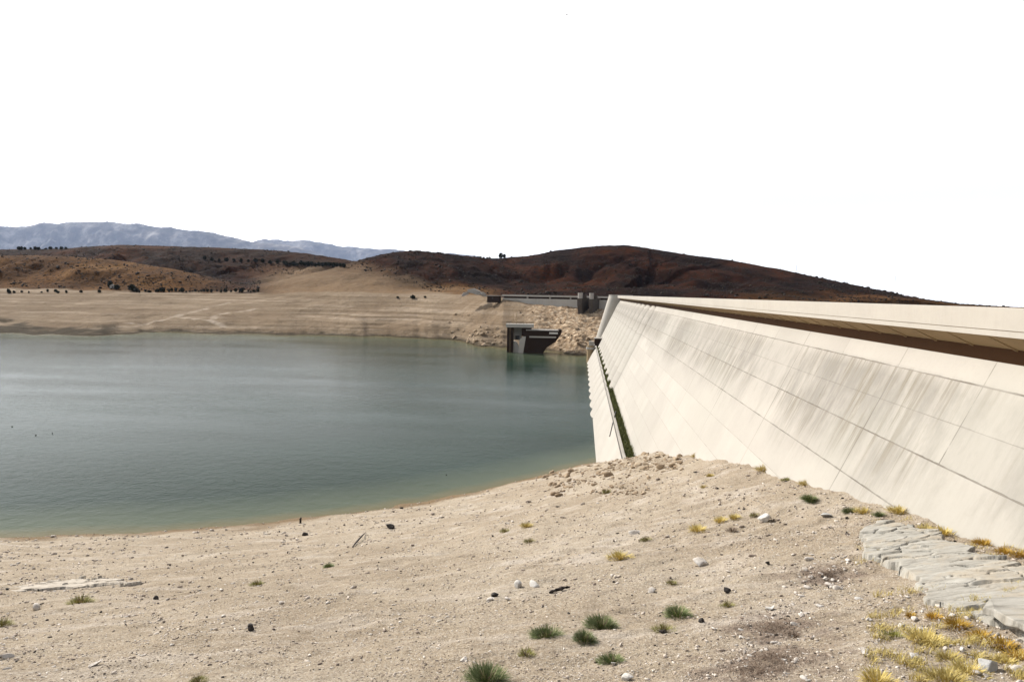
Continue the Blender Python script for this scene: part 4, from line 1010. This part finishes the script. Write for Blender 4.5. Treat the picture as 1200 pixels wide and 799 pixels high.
# low thorny scrub speckling the dry hills: nobody could count it
M_scrub = make_leaf('scrub', [(.3, (.006,.004,.002)), (.5, (.016,.010,.005)), (.7, (.04,.026,.012))], .4)
n_ = 60000; cx_ = rng.uniform(-60, 1180, n_); dd_ = np.exp(rng.uniform(math.log(760), math.log(1750), n_)); dr = F[None]+RT[None]*((cx_-PCX)/FOC)[:, None]; hd = np.hypot(dr[:, 0], dr[:, 1])
sx_, sy_ = dr[:, 0]/hd*dd_, dr[:, 1]/hd*dd_; sz_ = height(sx_, sy_); zb_ = np.interp(np.arctan2(sx_, sy_), _faz, FAR[:, 3])
sa_ = np.arctan2(sx_, sy_); bare_ = sstep(_az(285), _az(345), sa_)*(1-sstep(_az(520), _az(560), sa_))*(sz_ < 70-36*sstep(_az(385), _az(545), sa_))*(dd_ < 1200)
k = (sz_ > zb_+2.5) & (bare_ < .25) & (rng.uniform(0, 1, n_) < np.clip(.42+.9*fbm(sx_/55, sy_/55, 4, 66), .04, 1)); sx_, sy_, sz_ = sx_[k], sy_[k], sz_[k]
scs = np.clip(rng.lognormal(math.log(2.0), .45, len(sx_)), .9, 5.5)
o_ = scatter_stones('hillside_scrub', np.stack([sx_, sy_, sz_], -1), scs, M_scrub, 1, .8)
tag(o_, 'dark low scrub speckling the dry brown hills', 'scrub', kind='stuff')

# ------------------------------------------------------------------ far trees, hut, pylons, bird
M_tree = make_leaf('dark_foliage', [(.3, (.008,.010,.004)), (.5, (.018,.020,.008)), (.7, (.035,.035,.014))], .8)
M_bark, _t, _p = new_mat('bark'); _p.inputs['Base Color'].default_value = (.03,.022,.015,1)
def crown_mesh(seed, tall):
    r_ = np.random.default_rng(seed); n = 420
    d = r_.normal(size=(n, 3)); d /= np.linalg.norm(d, axis=1)[:, None]; rad = r_.uniform(.45, 1, n)**.6*(1+.35*fbm(d[:, 0]*2+seed, d[:, 1]*2+d[:, 2], 2, seed))
    c = d*rad[:, None]*np.array([.42, .42, .5*tall]); c[:, 2] += .55*tall
    e1 = r_.normal(size=(n, 3))*.075; e2 = r_.normal(size=(n, 3))*.075
    v = np.stack([c-e1, c+e2, c+e1, c-e2], 1).reshape(-1, 3)
    return np_mesh('crown', v, np.arange(n*4).reshape(-1, 4), M_tree)
crowns = [crown_mesh(k, tl) for k, tl in enumerate((1.0, 1.3, 1.9, .8))]
trunk_me = MB().tube([(0,0,-.1), (.01,0,.3), (.0,.02,.7)], [.05, .04, .02], 6).mesh('trunk', M_bark)
protos = []
def tree(px, py, hpx, kind, label, group, dmin=500):
    p = ground(px, py, dmin)
    if p is None:
        return
    s_ = gsize(p, hpx)/(1.15 if kind != 2 else 1.6)
    if kind not in [q[0] for q in protos]:
        e = empty('tree'); link('crown', crowns[kind], parent=e); link('trunk', trunk_me, parent=e); protos.append((kind, e))
    else:
        e = copy_thing([q[1] for q in protos if q[0] == kind][0])
    e.location = tuple(p); e.rotation_euler = (0, 0, random.uniform(0, 6.28)); e.scale = (s_*random.uniform(1, 1.4), s_*random.uniform(1, 1.4), s_)
    tag(e, label, 'tree', group)
for px in np.concatenate([np.arange(157, 302, 4.0), [10, 13, 18, 27, 33, 47, 55, 66, 70, 78, 96, 118]]):
    tree(px+random.uniform(-2, 2), 342.6+random.uniform(-1, .6)+(px < 120)*.5, random.choice((2.2, 3, 3.6, 4.6)), random.choice((0, 1, 3)), 'small dark tree in the row along the old shoreline under the left hills', 'trees along the old shoreline')
tree(129, 337, 7, 1, 'tall dark tree left of the pale hut on the ochre slope', None); tree(137, 339, 6, 0, 'dark tree right of the pale hut on the ochre slope', None)
tree(155, 341, 8, 0, 'dark bushy tree at the left end of the shoreline row', None)
for px in np.arange(336, 404, 4.2): tree(px, 311+(px-336)*.03+random.uniform(-.7, .7), random.choice((4, 5, 5)), random.choice((0, 1)), 'dark tree in the row across the upper slope left of the middle hill', 'trees on the upper slope')
for px in np.arange(240, 335, 8.5): tree(px, 305+(px-240)*.05+random.uniform(-1, 1), random.choice((3, 4, 5)), random.choice((0, 1, 3)), 'small dark tree dotting the shaded slope of the left hills', 'trees on the shaded slope')
def skyline(px, y0, dmin):                                      # the crest as seen along one photo column
    for y in np.arange(y0-12, y0+14, .25):
        p = ground(px, y, dmin, 2800)
        if p is not None: return y
    return y0
for px in (22, 25, 29, 36, 41, 45, 54, 59, 66, 72, 77): tree(px, skyline(px, 293, 900)+.4, random.choice((2.5, 3, 4)), random.choice((0, 3)), 'small tree on the skyline of the left hills', 'trees on the left skyline', 900)
for px in (556, 560, 563, 567, 571, 574): tree(px, skyline(px, 302, 700)+.4, random.choice((2.5, 3)), 3, 'low dark bush on the saddle between the middle and right hills', 'bushes on the saddle', 700)
tree(587, skyline(587, 302, 700)+.4, 5.5, 1, 'taller left one of two trees on the saddle skyline', None, 700); tree(591, skyline(591, 302, 700)+.4, 4.5, 1, 'shorter right one of two trees on the saddle skyline', None, 700)
for px, py, h_, lb in [(484, 350, 5.5, 'dark bush on the pale slope under the middle hill'), (466, 349.5, 3, 'smaller dark bush left of the one under the middle hill'), (498, 349, 3, 'faint dark bush right of the one under the middle hill')]: tree(px, py, h_, 3, lb, None, 450)
hp_ = ground(132, 337.5, 500)
if hp_ is not None:
    hut = tag(empty('hut', tuple(hp_), .5), 'small pale grey hut between two dark trees on the ochre slope', 'hut')
    MB().box(-3, 3, -2.5, 2.5, -1, 3).build('wall', M_conc, hut); MB().prism([(-3.4, 3), (0, 5), (3.4, 3)], -2.9, 2.9).build('roof', M_grey, hut); MB().box(-.6, .6, -2.57, -2.45, 0, 2.2).build('door', M_steel, hut)
M_pyl, _t, _p = new_mat('galvanised_steel'); _p.inputs['Base Color'].default_value = (.45,.46,.48,1); _p.inputs['Metallic'].default_value = .3
def pylon(px, ybot, ytop, dist, label):
    b = at(px, ybot, dist); H = (ybot-ytop)*dist/FOC; zg = float(height(b[0:1], b[1:2])[0]); b0 = min(0, zg-b[2])
    e = tag(empty('pylon', tuple(b)), label, 'pylon', 'pylons behind the right hill'); wd_ = H*.11; m = MB()
    for sx in (-1, 1):
        for sy in (-1, 1): m.tube([(sx*wd_, sy*wd_, b0), (sx*wd_*.25, sy*wd_*.25, H*.7), (0, 0, H)], .13, 4)
    for k in range(6):
        z0, z1 = H*k*.11, H*(k+1)*.11; w0, w1 = wd_*(1-.75*z0/(H*.7)), wd_*(1-.75*z1/(H*.7))
        for sy in (-1, 1): m.tube([(-w0, sy*w0, z0), (w1, sy*w1, z1)], .07, 4)
    m.build('lattice_mast', M_pyl, e)
    for q in (.7, .8, .9): MB().tube([(-H*.13, 0, H*q), (H*.13, 0, H*q)], .1, 4).build('crossarm', M_pyl, e)
pylon(1048, 343, 325, 1150, 'thin pylon standing behind the tail of the right hill'); pylon(933, 318, 311, 1300, 'pylon top barely showing behind the right hill')

M_bird, _t, _p = new_mat('bird_feathers'); _p.inputs['Base Color'].default_value = (.25,.24,.23,1)
bp = at(664, 18, 70); bird = MB()
bird.tube([(-.13,0,0), (-.07,0,.01), (.02,0,.02), (.09,0,.03), (.14,0,.02)], [.01, .03, .04, .025, .006], 8)
for sy in (-1, 1): bird.loft([[(-.05,sy*.02,.02), (.05,sy*.02,.02), (.05,sy*.02,.035), (-.05,sy*.02,.035)], [(-.03,sy*.12,.06), (.04,sy*.12,.06), (.04,sy*.12,.07), (-.03,sy*.12,.07)], [(-.05,sy*.22,.04), (-.03,sy*.22,.04), (-.03,sy*.22,.045), (-.05,sy*.22,.045)]])
b_o = bird.build('bird', M_bird, None, True); b_o.location = tuple(bp); b_o.rotation_euler = (0, 0, .6); tag(b_o, 'tiny bird high in the white sky above the dam', 'bird')
fl_me = rock_mesh('float', 900, M_rockd, 2, .6)
for px, py, lb in [(14, 500, 'leftmost dark speck of a float on the water at left'), (42, 510, 'middle one of three dark floats on the water at left'), (61.5, 508, 'rightmost of three dark floats on the water at left'), (523, 556.5, 'dark float alone on the water near the middle shore')]:
    d = ray(px, py); q = CAM+d*(-CAMZ/d[2]); s_ = gsize(q, 2.2); tag(link('float', fl_me, (q[0], q[1], .1*s_), (0, 0, px), (s_, s_, s_)), lb, 'float')
